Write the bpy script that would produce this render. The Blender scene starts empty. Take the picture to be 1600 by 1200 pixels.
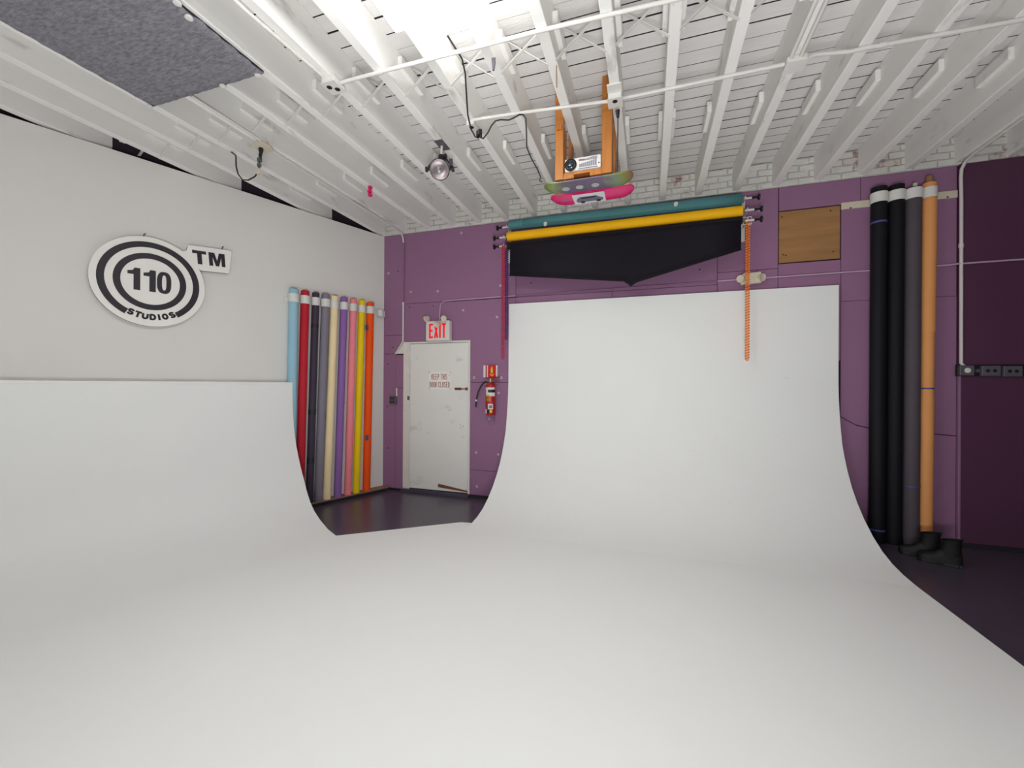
import bpy, bmesh, math, random
from mathutils import Vector, Matrix
random.seed(7)
SC = bpy.context.scene
COL = SC.collection

# ------------------------------------------------------------------ camera, light, exposure
FPX = 647.29                                   # focal length in pixels of the 1600 px wide frame
EYE = 1.618
YAW, PITCH, ROLL = math.radians(18.237), math.radians(0.061), math.radians(0.336)
FWD = Vector((-math.sin(YAW)*math.cos(PITCH), math.cos(YAW)*math.cos(PITCH), math.sin(PITCH)))
RGT = Vector((math.cos(YAW), math.sin(YAW), 0.0)); UPV = RGT.cross(FWD)
RGT, UPV = math.cos(ROLL)*RGT + math.sin(ROLL)*UPV, math.cos(ROLL)*UPV - math.sin(ROLL)*RGT
cam = bpy.data.cameras.new('camera'); cam.sensor_width = 36.0; cam.lens = FPX*36.0/1600.0
cam.clip_start = 0.02
co = bpy.data.objects.new('camera', cam); COL.objects.link(co)
co.matrix_world = Matrix(((RGT.x, UPV.x, -FWD.x, 0), (RGT.y, UPV.y, -FWD.y, 0), (RGT.z, UPV.z, -FWD.z, EYE), (0, 0, 0, 1)))
SC.camera = co
W = bpy.data.worlds.new('world'); SC.world = W; W.use_nodes = True
W.node_tree.nodes['Background'].inputs[0].default_value = (0.97, 1.0, 0.985, 1)
W.node_tree.nodes['Background'].inputs[1].default_value = 0.35     # even ambient fill, added through the unbuilt front of the room
FILL_POWER = 112.0
LAMP = 13.5                                    # radiance of the ceiling panel
fill_l = bpy.data.lights.new('unseen_ceiling_fill', 'AREA'); fill_l.shape = 'DISK'; fill_l.size = 1.0; fill_l.energy = FILL_POWER; fill_l.color = (0.97, 1.0, 0.985)
fill_o = bpy.data.objects.new('unseen_ceiling_fill', fill_l); COL.objects.link(fill_o)   # added unseen fill light, low behind the camera, turned up at the white ceiling
fill_o.location = (0.2, -0.6, 0.55); fill_o.rotation_euler = Vector((-0.05, 0.46, 0.88)).to_track_quat('-Z', 'Y').to_euler()
SC.view_settings.view_transform = 'Standard'; SC.view_settings.look = 'None'
SC.view_settings.gamma = 1.0; SC.view_settings.use_curve_mapping = False
SC.view_settings.exposure = 0.27
SC.cycles.diffuse_bounces = 5; SC.cycles.max_bounces = 8; SC.cycles.adaptive_threshold = 0.02

# ------------------------------------------------------------------ measured room
YW = 5.445                                     # plane of the purple back wall
ZJ = 3.904; ZD = 4.19                          # underside of joists / of deck boards
JX0, JS = -3.509, 0.4064                       # joist spacing (16 inch)
JX = lambda n: JX0 + n*JS
C0 = Vector((-3.88, YW, 0))                    # corner of the left and back walls
LA = math.atan(0.385)
LD = Vector((-math.sin(LA), -math.cos(LA), 0)) # along the left wall away from the corner
LN = Vector((math.cos(LA), -math.sin(LA), 0))  # left wall normal, into the room

class Frame:
    def __init__(s, o, x, y, z): s.o, s.x, s.y, s.z = Vector(o), Vector(x), Vector(y), Vector(z)
    def __call__(s, a, b, c): return s.o + s.x*a + s.y*b + s.z*c
    def at(s, a, b, c, ang=0.0):               # same axes turned by ang in the x-z plane, new origin
        ca, sa = math.cos(ang), math.sin(ang)
        return Frame(s(a, b, c), s.x*ca + s.z*sa, s.y, s.z*ca - s.x*sa)
WORLD = Frame((0, 0, 0), (1, 0, 0), (0, 1, 0), (0, 0, 1))
BACK = Frame((0, YW, 0), (1, 0, 0), (0, -1, 0), (0, 0, 1))        # (X, distance from wall, Z)
LEFT = Frame(C0, LD, LN, (0, 0, 1))                               # (distance from corner, distance from wall, Z)

def ray(px, py): return FWD + RGT*((px-800)/FPX) + UPV*((600-py)/FPX)
def onY(px, py, Y): d = ray(px, py); return d*(Y/d.y) + Vector((0, 0, EYE))
def onZ(px, py, Z): d = ray(px, py); return d*((Z-EYE)/d.z) + Vector((0, 0, EYE))
def onB(px, py, off=0.0): return onY(px, py, YW-off)

# ------------------------------------------------------------------ mesh helpers
class MB:
    def __init__(s): s.v = []; s.f = []; s.m = []
    def add(s, vs, fs, mi=0):
        b = len(s.v); s.v += [Vector(v) for v in vs]
        for f in fs: s.f.append([i+b for i in f]); s.m.append(mi)
        return s
    def box(s, fr, x, y, z, mi=0):
        vs = [fr(a, b, c) for c in z for b in y for a in x]
        return s.add(vs, [(0, 1, 3, 2), (4, 6, 7, 5), (0, 4, 5, 1), (2, 3, 7, 6), (0, 2, 6, 4), (1, 5, 7, 3)], mi)
    def prism(s, fr, poly, y0, y1, mi=0):
        n = len(poly)
        vs = [fr(a, y0, c) for a, c in poly] + [fr(a, y1, c) for a, c in poly]
        fs = [tuple(range(n)), tuple(range(2*n-1, n-1, -1))] + [(i, (i+1) % n, n+(i+1) % n, n+i) for i in range(n)]
        return s.add(vs, fs, mi)
    def loft(s, rings, cap0=True, cap1=True, closed=True, mi=0):
        n = len(rings[0]); vs = [p for r in rings for p in r]; fs = []
        for k in range(len(rings)-1):
            for i in range(n if closed else n-1):
                j = (i+1) % n; fs.append((k*n+i, k*n+j, (k+1)*n+j, (k+1)*n+i))
        if cap0: fs.append(tuple(range(n)))
        if cap1: fs.append(tuple(range((len(rings)-1)*n, len(rings)*n)))
        return s.add(vs, fs, mi)
    def tube(s, pts, r, n=8, mi=0, cap=True):
        pts = [Vector(p) for p in pts]; rings = []; ref = None
        rs = r if isinstance(r, (list, tuple)) else [r]*len(pts)
        for i, p in enumerate(pts):
            d = (pts[min(i+1, len(pts)-1)] - pts[max(i-1, 0)]).normalized()
            if ref is None: ref = Vector((0, 0, 1)) if abs(d.z) < 0.9 else Vector((1, 0, 0))
            u = (ref - d*ref.dot(d)).normalized(); w = d.cross(u); ref = u
            rings.append([p + (u*math.cos(2*math.pi*k/n) + w*math.sin(2*math.pi*k/n))*rs[i] for k in range(n)])
        return s.loft(rings, cap, cap, True, mi)
    def lathe(s, o, axis, prof, n=20, mi=0, cap0=True, cap1=True):
        o = Vector(o); d = Vector(axis).normalized()
        ref = Vector((0, 0, 1)) if abs(d.z) < 0.9 else Vector((1, 0, 0))
        u = (ref - d*ref.dot(d)).normalized(); w = d.cross(u)
        rings = [[o + d*h + (u*math.cos(2*math.pi*k/n) + w*math.sin(2*math.pi*k/n))*r for k in range(n)] for r, h in prof]
        return s.loft(rings, cap0, cap1, True, mi)
    def build(s, name, mat, parent=None, smooth=False, bevel=0.0, seg=2):
        mats = mat if isinstance(mat, (list, tuple)) else [mat]
        xs = [v.x for v in s.v]; ys = [v.y for v in s.v]; zs = [v.z for v in s.v]
        base = Vector(((min(xs)+max(xs))/2, (min(ys)+max(ys))/2, min(zs)))
        me = bpy.data.meshes.new(name)
        me.from_pydata([v-base for v in s.v], [], s.f)
        for p, k in zip(me.polygons, s.m): p.material_index = k
        bm = bmesh.new(); bm.from_mesh(me); bmesh.ops.recalc_face_normals(bm, faces=bm.faces); bm.to_mesh(me); bm.free()
        for k in mats: me.materials.append(k)
        if smooth:
            for p in me.polygons: p.use_smooth = True
            me.set_sharp_from_angle(angle=math.radians(40))
        o = bpy.data.objects.new(name, me); COL.objects.link(o)
        place(o, base, parent)
        if bevel:
            b = o.modifiers.new('bevel', 'BEVEL'); b.width = bevel; b.segments = seg; b.limit_method = 'ANGLE'; b.angle_limit = math.radians(40)
        return o
WL = {}
def place(o, base, parent):
    if parent is not None: o.parent = parent; o.location = base - WL[parent.name]
    else: o.location = base
    WL[o.name] = Vector(base)
def tag(o, label, cat, group=None, kind=None):
    o['label'] = label; o['category'] = cat
    if group: o['group'] = group
    if kind: o['kind'] = kind
    return o
def thing(name, loc, label, cat, group=None):
    o = bpy.data.objects.new(name, None); o.empty_display_size = 0.1; COL.objects.link(o); place(o, Vector(loc), None)
    return tag(o, label, cat, group)
def struct(o, label=None, cat=None):
    o['kind'] = 'structure'
    if label: o['label'] = label
    if cat: o['category'] = cat
    return o
def copy_piece(src, loc, parent, scale=None, mat=None):
    c = src.copy(); COL.objects.link(c); c.parent = None; place(c, Vector(loc), parent)
    if scale: c.scale = scale
    return c
ARC = lambda cx, cz, rx, rz, a0, a1, n=8: [(cx + rx*math.cos(math.radians(a0+(a1-a0)*i/n)), cz + rz*math.sin(math.radians(a0+(a1-a0)*i/n))) for i in range(n+1)]
GLYPH = {'E': [[(1, 0), (0, 0), (0, 1), (1, 1)], [(0, .52), (.85, .52)]], 'X': [[(0, 0), (1, 1)], [(0, 1), (1, 0)]], 'I': [[(.5, 0), (.5, 1)]],
         'T': [[(.5, 0), (.5, 1)], [(0, 1), (1, 1)]], 'K': [[(0, 0), (0, 1)], [(1, 1), (0, .45)], [(.3, .62), (1, 0)]], 'H': [[(0, 0), (0, 1)], [(1, 0), (1, 1)], [(0, .5), (1, .5)]],
         'P': [[(0, 0), (0, 1), (.6, 1)] + ARC(.6, .73, .4, .27, 90, -90, 6) + [(0, .46)]], 'R': [[(0, 0), (0, 1), (.6, 1)] + ARC(.6, .74, .4, .26, 90, -90, 6) + [(0, .48)], [(.5, .48), (1, 0)]],
         'D': [[(0, 0), (0, 1), (.45, 1)] + ARC(.45, .5, .55, .5, 90, -90, 8) + [(0, 0)]], 'O': [ARC(.5, .5, .5, .5, 0, 360, 16)], 'C': [ARC(.5, .5, .5, .5, 40, 320, 12)],
         'L': [[(0, 1), (0, 0), (1, 0)]], 'U': [[(0, 1), (0, .4)] + ARC(.5, .4, .5, .4, 180, 360, 8) + [(1, 1)]],
         'S': [ARC(.5, .75, .47, .25, 25, 270, 9) + ARC(.5, .25, .5, .25, 90, -155, 9)]}
def letter(mb, ch, fr, w, h, t, y0, y1):
    """bold block letter w x h drawn with strokes t wide (centre lines inset by t/2)"""
    for line in GLYPH[ch]:
        p = [(t/2 + x*(w-t), t/2 + z*(h-t)) for x, z in line]
        for (xa, za), (xb, zb) in zip(p[:-1], p[1:]):
            dx, dz = xb-xa, zb-za; L = math.hypot(dx, dz) or 1e-6; ux, uz = dx/L*t/2, dz/L*t/2; e = 0.8 if ch in 'EXITKHL' else 0.35
            mb.prism(fr, [(xa-ux*e+uz, za-uz*e-ux), (xb+ux*e+uz, zb+uz*e-ux), (xb+ux*e-uz, zb+uz*e+ux), (xa-ux*e-uz, za-uz*e+ux)], y0, y1)
def text_line(mb, st, fr, w, h, t, y0, y1, gap=0.25):
    """a line of letters spread over width w; I is one stroke wide, a blank is 0.5 letter"""
    wt = lambda c: 0.5 if c == ' ' else None
    nI = st.count('I'); nS = st.count(' '); n = len(st) - nI - nS
    lw = (w - nI*t) / (n + nS*0.5 + gap*(len(st)-1)); x = 0.0
    for c in st:
        if c == ' ': x += lw*0.5 + gap*lw; continue
        cw = t if c == 'I' else lw
        letter(mb, c, fr.at(x, 0, 0), cw, h, t, y0, y1); x += cw + gap*lw

# ------------------------------------------------------------------ materials
def lin(c):
    f = lambda v: v/12.92 if v <= 0.04045 else ((v+0.055)/1.055)**2.4
    return (f(c[0]/255), f(c[1]/255), f(c[2]/255), 1)
def pm(name, c, rough=0.55, metal=0.0, var=0.06, scale=6.0, bump=0.0, bscale=60.0, stretch=(1, 1, 1), stain=None, emit=0.0, spec=0.5):
    """painted / plain surface: object-space noise varies the colour, fine relief as bump; stain = (colour, noise scale, threshold, stretch)"""
    m = bpy.data.materials.new(name); m.use_nodes = True; nt = m.node_tree; N = nt.nodes; K = nt.links
    b = N['Principled BSDF']; b.inputs['Roughness'].default_value = rough; b.inputs['Metallic'].default_value = metal
    b.inputs['Specular IOR Level'].default_value = spec
    geo = N.new('ShaderNodeNewGeometry')
    def mapped(st):
        mp = N.new('ShaderNodeMapping'); mp.inputs['Scale'].default_value = st; K.new(geo.outputs['Position'], mp.inputs['Vector']); return mp.outputs[0]
    nz = N.new('ShaderNodeTexNoise'); nz.inputs['Scale'].default_value = scale; nz.inputs['Detail'].default_value = 4
    K.new(mapped(stretch), nz.inputs['Vector'])
    l = lin(c); mx = N.new('ShaderNodeMix'); mx.data_type = 'RGBA'
    mx.inputs[6].default_value = tuple(max(0, v*(1-var*1.6)) for v in l[:3])+(1,)
    mx.inputs[7].default_value = tuple(min(1, v*(1+var*1.2)) for v in l[:3])+(1,)
    K.new(nz.outputs['Fac'], mx.inputs[0]); out = mx.outputs[2]
    if stain:
        sc, ss, th, sst = stain
        n2 = N.new('ShaderNodeTexNoise'); n2.inputs['Scale'].default_value = ss; n2.inputs['Detail'].default_value = 5; n2.inputs['Roughness'].default_value = 0.65
        K.new(mapped(sst), n2.inputs['Vector'])
        rp = N.new('ShaderNodeMapRange'); rp.inputs[1].default_value = th; rp.inputs[2].default_value = th+0.13; rp.inputs[4].default_value = 0.75
        K.new(n2.outputs['Fac'], rp.inputs[0])
        m2 = N.new('ShaderNodeMix'); m2.data_type = 'RGBA'; m2.inputs[7].default_value = lin(sc)
        K.new(rp.outputs[0], m2.inputs[0]); K.new(out, m2.inputs[6]); out = m2.outputs[2]
    K.new(out, b.inputs['Base Color'])
    if bump:
        n3 = N.new('ShaderNodeTexNoise'); n3.inputs['Scale'].default_value = bscale; n3.inputs['Detail'].default_value = 3
        K.new(mapped(stretch), n3.inputs['Vector'])
        bp = N.new('ShaderNodeBump'); bp.inputs['Strength'].default_value = bump; bp.inputs['Distance'].default_value = 0.01
        K.new(n3.outputs['Fac'], bp.inputs['Height']); K.new(bp.outputs[0], b.inputs['Normal'])
    if emit:
        b.inputs['Emission Color'].default_value = l; b.inputs['Emission Strength'].default_value = emit
    return m
M = {}
M['cyc'] = pm('cyclorama_white_paint', (240, 240, 239), 0.55, var=0.012, scale=2.0, stain=((218, 214, 214), 3.2, 0.69, (1.0, 5.0, 3.0)), spec=0.25)
M['wall_left'] = pm('wall_off_white_paint', (231, 228, 224), 0.7, var=0.025, scale=1.3, stain=((176, 170, 166), 1.6, 0.70, (1, 1, 2.5)), spec=0.25)
M['purple'] = pm('wall_purple_paint', (152, 110, 143), 0.55, var=0.03, scale=2.5, spec=0.3)
M['lilac'] = pm('lilac_paint', (196, 168, 192), 0.5, var=0.04)
M['plum'] = pm('wall_dark_plum', (88, 52, 78), 0.55, var=0.03, scale=2.5, spec=0.3)  # darker tone for the far right panels and the right wall
M['lit_edge'] = pm('lit_edge_purple', (150, 112, 146), 0.5, var=0.04)
M['seam'] = pm('dark_gap', (40, 28, 42), 0.9, var=0.05)
M['floor'] = pm('floor_charcoal_paint', (80, 71, 86), 0.28, var=0.10, scale=2.2, spec=0.5)
M['joist'] = pm('joist_white_paint', (245, 243, 240), 0.65, var=0.05, scale=2.2, stretch=(3, 0.5, 3), stain=((186, 179, 178), 2.2, 0.60, (2.5, 0.8, 2.5)), spec=0.25)
M['board'] = pm('deck_white_paint', (226, 223, 222), 0.65, var=0.05, scale=5, bump=0.25, bscale=26, stretch=(0.5, 3, 3), stain=((166, 160, 162), 5.0, 0.70, (0.6, 3, 3)), spec=0.25)
M['board_gap'] = pm('deck_gap_dark', (46, 40, 48), 0.9, var=0.1)
M['brick'] = pm('brick_white_paint', (222, 219, 214), 0.75, var=0.08, scale=9, bump=0.7, bscale=35, stain=((138, 118, 112), 3.0, 0.62, (1, 1, 1.6)), spec=0.2)
M['brick_rust'] = pm('brick_rust_stained', (216, 206, 200), 0.8, var=0.10, scale=9, bump=0.7, bscale=35, stain=((112, 56, 50), 9.0, 0.49, (1, 1, 1.2)), spec=0.2)
M['mortar'] = pm('mortar_painted', (206, 202, 198), 0.9, var=0.12, scale=14, bump=0.5, bscale=40)
M['white'] = pm('white_plastic', (226, 224, 220), 0.45, var=0.02)
M['conduit'] = pm('conduit_white_paint', (222, 218, 214), 0.5, var=0.04, scale=8)
M['cream'] = pm('cream_plastic', (214, 204, 184), 0.5, var=0.05, scale=20)
M['black'] = pm('black_plastic', (24, 22, 26), 0.45, var=0.1)
M['blackpaper'] = pm('black_paper', (26, 22, 32), 0.75, var=0.08, scale=3, spec=0.25)
M['metal'] = pm('brushed_metal', (176, 174, 172), 0.35, 0.9, var=0.08, scale=20)
M['carpet'] = pm('carpet_grey_pile', (146, 144, 152), 0.95, var=0.42, scale=34, bump=1.0, bscale=60, stretch=(0.6, 1.6, 1), spec=0.1)
M['ply'] = pm('plywood', (168, 122, 74), 0.6, var=0.22, scale=3.0, bump=0.1, bscale=30, stretch=(0.6, 1, 5), stain=((112, 78, 46), 2.2, 0.62, (0.7, 1, 3)))
M['wood'] = pm('orange_pine', (190, 118, 48), 0.5, var=0.22, scale=6, bump=0.1, bscale=30, stretch=(5, 5, 0.6))
M['door'] = pm('door_white_paint', (236, 234, 230), 0.5, var=0.03, scale=2, bump=0.05, bscale=30, stain=((200, 184, 164), 2.0, 0.60, (1.2, 1, 1.8)))
M['frame'] = pm('door_frame_paint', (230, 226, 218), 0.55, var=0.08, scale=7, bump=0.1, bscale=30, stain=((110, 96, 84), 9.0, 0.64, (3, 1, 0.8)))
M['rust'] = pm('rusty_iron', (126, 74, 58), 0.7, var=0.25, scale=25)
M['red'] = pm('extinguisher_red', (176, 34, 34), 0.3, var=0.05)
M['signred'] = pm('sign_red', (206, 30, 34), 0.4, var=0.03)
M['brownred'] = pm('faded_red_print', (170, 72, 60), 0.6, var=0.15, scale=60)
M['exitred'] = pm('exit_red', (236, 26, 48), 0.4, var=0.02, emit=0.25)
M['yellow'] = pm('label_yellow', (232, 190, 40), 0.5, var=0.03)
M['printwhite'] = pm('label_white', (222, 222, 222), 0.5, var=0.05, scale=60)
M['signface'] = pm('sign_face_cream', (246, 243, 238), 0.5, var=0.02)
M['signedge'] = pm('sign_edge_shaded_grey', (132, 126, 122), 0.7)  # side faces darkened: the edge's shadow line is put into the colour
M['signblack'] = pm('sign_black_letters', (26, 18, 32), 0.5, var=0.05)
M['baseboard'] = pm('baseboard_black', (36, 32, 42), 0.6, var=0.1)
M['ledge'] = pm('ledge_raw_wood', (150, 118, 100), 0.8, var=0.2, scale=12)
M['cardboard'] = pm('cardboard_core', (150, 110, 74), 0.8, var=0.1, scale=20)
M['tape_blue'] = pm('blue_masking_tape', (70, 78, 140), 0.6)
M['pink'] = pm('hot_pink_lacquer', (226, 26, 112), 0.3, var=0.06, scale=12)
M['grey'] = pm('grey_box', (92, 90, 98), 0.5, var=0.08)
def emissive(name, col, s):
    m = bpy.data.materials.new(name); m.use_nodes = True; b = m.node_tree.nodes['Principled BSDF']
    b.inputs['Base Color'].default_value = (0.8, 0.8, 0.8, 1); b.inputs['Emission Color'].default_value = col; b.inputs['Emission Strength'].default_value = s
    return m
M['led'] = emissive('led_diffuser', (0.975, 1.0, 0.985, 1), LAMP)

# ------------------------------------------------------------------ floor, walls
mb = MB(); mb.box(WORLD, (-6.5, 4.4), (-4.0, YW+0.2), (-0.1, 0.0)); struct(mb.build('floor', M['floor']))
# left wall: stops just under the joists
wl = MB(); wl.box(LEFT, (-0.02, 9.5), (-0.12, 0.0), (0.0, 3.885)); wl = struct(wl.build('wall_left', M['wall_left']))
mb = MB(); mb.box(LEFT, (-0.5, 9.6), (-0.20, -0.14), (3.6, ZD)); struct(mb.build('wall_shade_backing', M['seam']))  # added dark sheet, its colour stands in for shade above the left wall
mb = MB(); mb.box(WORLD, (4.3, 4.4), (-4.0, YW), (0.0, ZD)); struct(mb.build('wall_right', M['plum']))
bw = MB(); bw.box(WORLD, (-5.2, 4.4), (YW+0.02, YW+0.14), (0.0, 4.3)); bw = struct(bw.build('wall_back', M['seam']))
G = 0.004
def panel(poly, off=0.0, mat='purple', bev=0.003):
    cx = sum(p[0] for p in poly)/len(poly); cz = sum(p[1] for p in poly)/len(poly)
    q = [(x + (G/2 if x < cx else -G/2), z + (G/2 if z < cz else -G/2)) for x, z in poly]
    m = MB(); m.prism(BACK, q, -0.02, off); return m.build('panel', M[mat], bw, bevel=bev, seg=1)
R = lambda a, b, c, d: [(a, c), (b, c), (b, d), (a, d)]
ZP = 3.885
for q in (R(-3.90, -3.527, 2.357, ZP), [(-3.90, 2.075), (-3.665, 2.075), (-3.527, 2.245), (-3.527, 2.357), (-3.90, 2.357)],
          R(-3.90, -3.668, 0.0, 2.075), R(-3.668, -3.528, 1.556, 2.06), R(-3.668, -3.528, 0.0, 1.556),
          R(-3.527, -2.91, 2.255, 2.826), [(-2.91, 2.255), (-2.425, 2.255), (-2.425, 1.645), (-1.746, 1.645), (-1.746, 2.822), (-2.91, 2.822)],
          R(-2.425, -1.70, 0.395, 1.645), R(-2.425, -1.70, 0.0, 0.395), R(-3.527, -1.746, 2.826, ZP),
          R(-1.746, 0.772, 2.822, ZP), R(-1.746, -0.45, 1.9, 2.822), R(-0.45, 0.772, 1.9, 2.822), R(0.772, 1.401, 2.962, ZP),
          R(0.772, 1.401, 1.9, 2.962), R(1.405, 2.175, 3.615, ZP), R(1.401, 2.0, 2.876, 3.012), R(1.401, 2.0, 1.9, 2.876),
          R(2.0, 2.99, 2.876, 3.615), R(2.175, 2.99, 3.615, ZP), R(2.0, 2.99, 2.549, 2.876)):
    panel(q)
panel([(2.0, 1.288), (2.14, 1.202), (2.26, 1.172), (2.99, 1.12), (2.99, 2.549), (2.0, 2.549)], bev=0)
panel([(2.0, 0.0), (2.99, 0.0), (2.99, 1.115), (2.26, 1.166), (2.14, 1.196), (2.0, 1.282)], bev=0)
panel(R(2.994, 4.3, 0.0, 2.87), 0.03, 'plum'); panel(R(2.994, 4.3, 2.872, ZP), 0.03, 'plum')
m = MB(); m.box(BACK, (2.990, 3.010), (0.0, 0.033), (0.0, 1.74)); m.build('lit_edge_strip', M['lit_edge'], bw, bevel=0.003)  # light caught by the panel edge, painted on as a lighter strip
# ring washers that hold the panels
wsh = None
for (px, py) in [(607, 427), (642, 456), (723.7, 484.6), (776.6, 495.5), (740.7, 590), (783.4, 590), (779, 614), (765, 654.5), (744, 707), (778.5, 710), (1187, 328), (782, 446), (721, 364), (684, 455), (745, 760)]:
    p = onB(px, py, 0.0)
    if wsh is None:
        m = MB(); m.lathe(p, (0, -1, 0), [(0.016, 0), (0.016, 0.004), (0.010, 0.005)], 12, 0, True, False); m.lathe(p, (0, -1, 0), [(0.0098, 0.0005), (0.0098, 0.0052)], 10, 1)
        wsh = m.build('washer', [M['white'], M['purple']], bw)
        wsh0 = p
    else:
        copy_piece(wsh, WL[wsh.name] + (p - wsh0), bw)
scr = None
for (px, py) in [(622, 424), (640, 480), (677, 478), (830, 442), (1093, 421), (606, 569), (605, 635), (606, 700), (614, 543)]:
    p = onB(px, py, 0.0)
    if scr is None:
        m = MB(); m.lathe(p, (0, -1, 0), [(0.010, 0), (0.007, 0.003)], 8); scr = m.build('screw_head', M['seam'], bw); scr0 = p
    else: copy_piece(scr, WL[scr.name] + (p - scr0), bw)
# white painted bricks between the joist ends
mo = MB(); mo.box(WORLD, (-5.2, 4.4), (YW+0.004, YW+0.02), (3.888, ZD)); mo.build('mortar_bed', M['mortar'], bw)
bsrc = {}
for key in ('brick', 'brick_rust'):
    for k in range(3):
        m = MB(); rr = random.Random(k)
        v = [Vector((x*0.097+rr.uniform(-.006, .006), y, z*0.0315+rr.uniform(-.005, .005))) for y in (0.0, -0.022) for z in (-1, 1) for x in (-1, 1)]
        m.add(v, [(0, 1, 3, 2), (4, 6, 7, 5), (0, 4, 5, 1), (2, 3, 7, 6), (0, 2, 6, 4), (1, 5, 7, 3)])
        o = m.build('brick', M[key], None, bevel=0.006, seg=1); o.data.transform(Matrix.Translation(-Vector((0, 0, 0)))); bsrc[(key, k)] = o.data
        bsrc[(key, k, 'o')] = WL[o.name].copy(); bpy.data.objects.remove(o)
for row in range(4):
    z = 3.925 + row*0.073; x = -3.84 + (0.1 if row % 2 else 0.0)
    while x < 4.2:
        near = min(abs(x - JX(n)) for n in range(-4, 21))
        rust = (0.20 < x < 0.40 and row >= 2) or (2.1 < x < 2.5 and row >= 1) or (x > 3.0 and random.random() < 0.4)
        key = 'brick_rust' if rust else 'brick'; k = random.randrange(3)
        o = bpy.data.objects.new('brick', bsrc[(key, k)]); COL.objects.link(o)
        place(o, Vector((x + random.uniform(-.006, .006), YW+0.006 + random.uniform(-.004, .004), z + random.uniform(-.004, .004))) + bsrc[(key, k, 'o')], bw)
        bv = o.modifiers.new('bevel', 'BEVEL'); bv.width = 0.006; bv.segments = 1
        x += 0.205
# baseboards
m = MB(); m.box(BACK, (-2.43, -1.75), (0.0, 0.012), (0, 0.045)); m.box(BACK, (-3.9, -3.53), (0.0, 0.012), (0, 0.03)); m.box(BACK, (1.99, 4.3), (0.0, 0.05), (0, 0.045)); struct(m.build('baseboard_back', M['baseboard']))
m = MB(); m.box(LEFT, (0.0, 1.9), (0.0, 0.155), (0, 0.04), 0); m.box(LEFT, (0.0, 1.9), (0.0, 0.150), (0.04, 0.052), 1); struct(m.build('baseboard_left', [M['baseboard'], M['ledge']]))

# ------------------------------------------------------------------ ceiling: deck boards, joists, cleats, cross braces
cl = MB(); cl.box(WORLD, (-6.9, 4.4), (-4.0, YW+0.14), (ZD+0.022, ZD+0.12)); cl = struct(cl.build('ceiling', M['board_gap']))
bsrc2 = None; y = YW; k = 0
rb = random.Random(3)
while y > -4.0:
    wdt = 0.142; g = rb.choice((0.004, 0.006, 0.008, 0.013))
    if bsrc2 is None:
        g0 = g; m = MB(); m.box(WORLD, (-6.85, 4.3), (-0.5*(wdt-g), 0.5*(wdt-g)), (ZD, ZD+0.022)); m.m[2] = m.m[3] = 1; m0 = m.build('board', [M['board'], M['board_gap']], cl); bsrc2 = m0
        o = m0; b0 = WL[m0.name].copy()
    else:
        o = copy_piece(bsrc2, b0, cl)
    o.location = Vector((b0.x, y - wdt/2, b0.z + rb.uniform(-.0015, .002))) - WL[cl.name]; o.scale = (1, (wdt-g)/(wdt-g0), 1)
    y -= wdt; k += 1
JW = 0.0375
m = MB(); m.box(WORLD, (JX(0)-JW, JX(0)+JW), (-4.0, YW+0.018), (ZJ, ZD)); j0 = m.build('joist', M['joist'], cl, bevel=0.004, seg=1)
m = MB(); m.box(WORLD, (JX(0)+JW, JX(0)+JW+0.036), (2.73, 3.06), (4.045, 4.135)); c0 = m.build('cleat', M['joist'], j0, bevel=0.004, seg=1); cb = WL[c0.name].copy()
rc = random.Random(11)
for n in range(-7, 20):
    j = j0 if n == 0 else copy_piece(j0, WL['joist'] + Vector((n*JS, 0, 0)), cl)
    for yy in (2.895, 4.20):
        for sg in (1, -1):
            if n == 0 and yy == 2.895 and sg == 1: continue
            if n == 8 and yy == 2.895 and sg == -1: continue
            copy_piece(c0, Vector((JX(n) + sg*(JW+0.018), yy + rc.uniform(-.02, .02), cb.z + rc.uniform(-.008, .008))), j)
for n in range(-4, 19):
    xa, xb = JX(n)+JW, JX(n+1)-JW
    for (za, zb, yy) in ((ZJ+0.004, ZD-0.02, 2.86), (ZD-0.02, ZJ+0.004, 2.89)):
        m = MB(); d = Vector((xb-xa, 0, zb-za)).normalized(); nn = Vector((-d.z, 0, d.x))
        fr = Frame((xa, yy, za), d, (0, 1, 0), nn); L_ = Vector((xb-xa, 0, zb-za)).length
        m.box(fr, (-0.01, L_+0.01), (-0.011, 0.011), (-0.002, 0.002)); m.build('cross_brace', M['conduit'], cl)

# ------------------------------------------------------------------ cyclorama
ZC = 0.095
prof_b = [(0.0, 2.718), (0.0, 2.4), (0.0, 2.1), (0.0, 1.85), (0.002, 1.65), (0.012, 1.5), (0.03, 1.35), (0.058, 1.19), (0.10, 1.01), (0.155, 0.88), (0.23, 0.74), (0.325, 0.60), (0.44, 0.475), (0.58, 0.355), (0.74, 0.25), (0.90, 0.175), (1.06, 0.128), (1.22, 0.105), (1.4, ZC)]
YC = 0.075
BX = (-1.821, 1.954)
A_ = Vector((-2.961, 3.389, ZC))
cyc = thing('cyclorama', (0, 3, 0), 'white seamless cyclorama with curved sweeps up the back and left walls', 'cyclorama')
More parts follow.
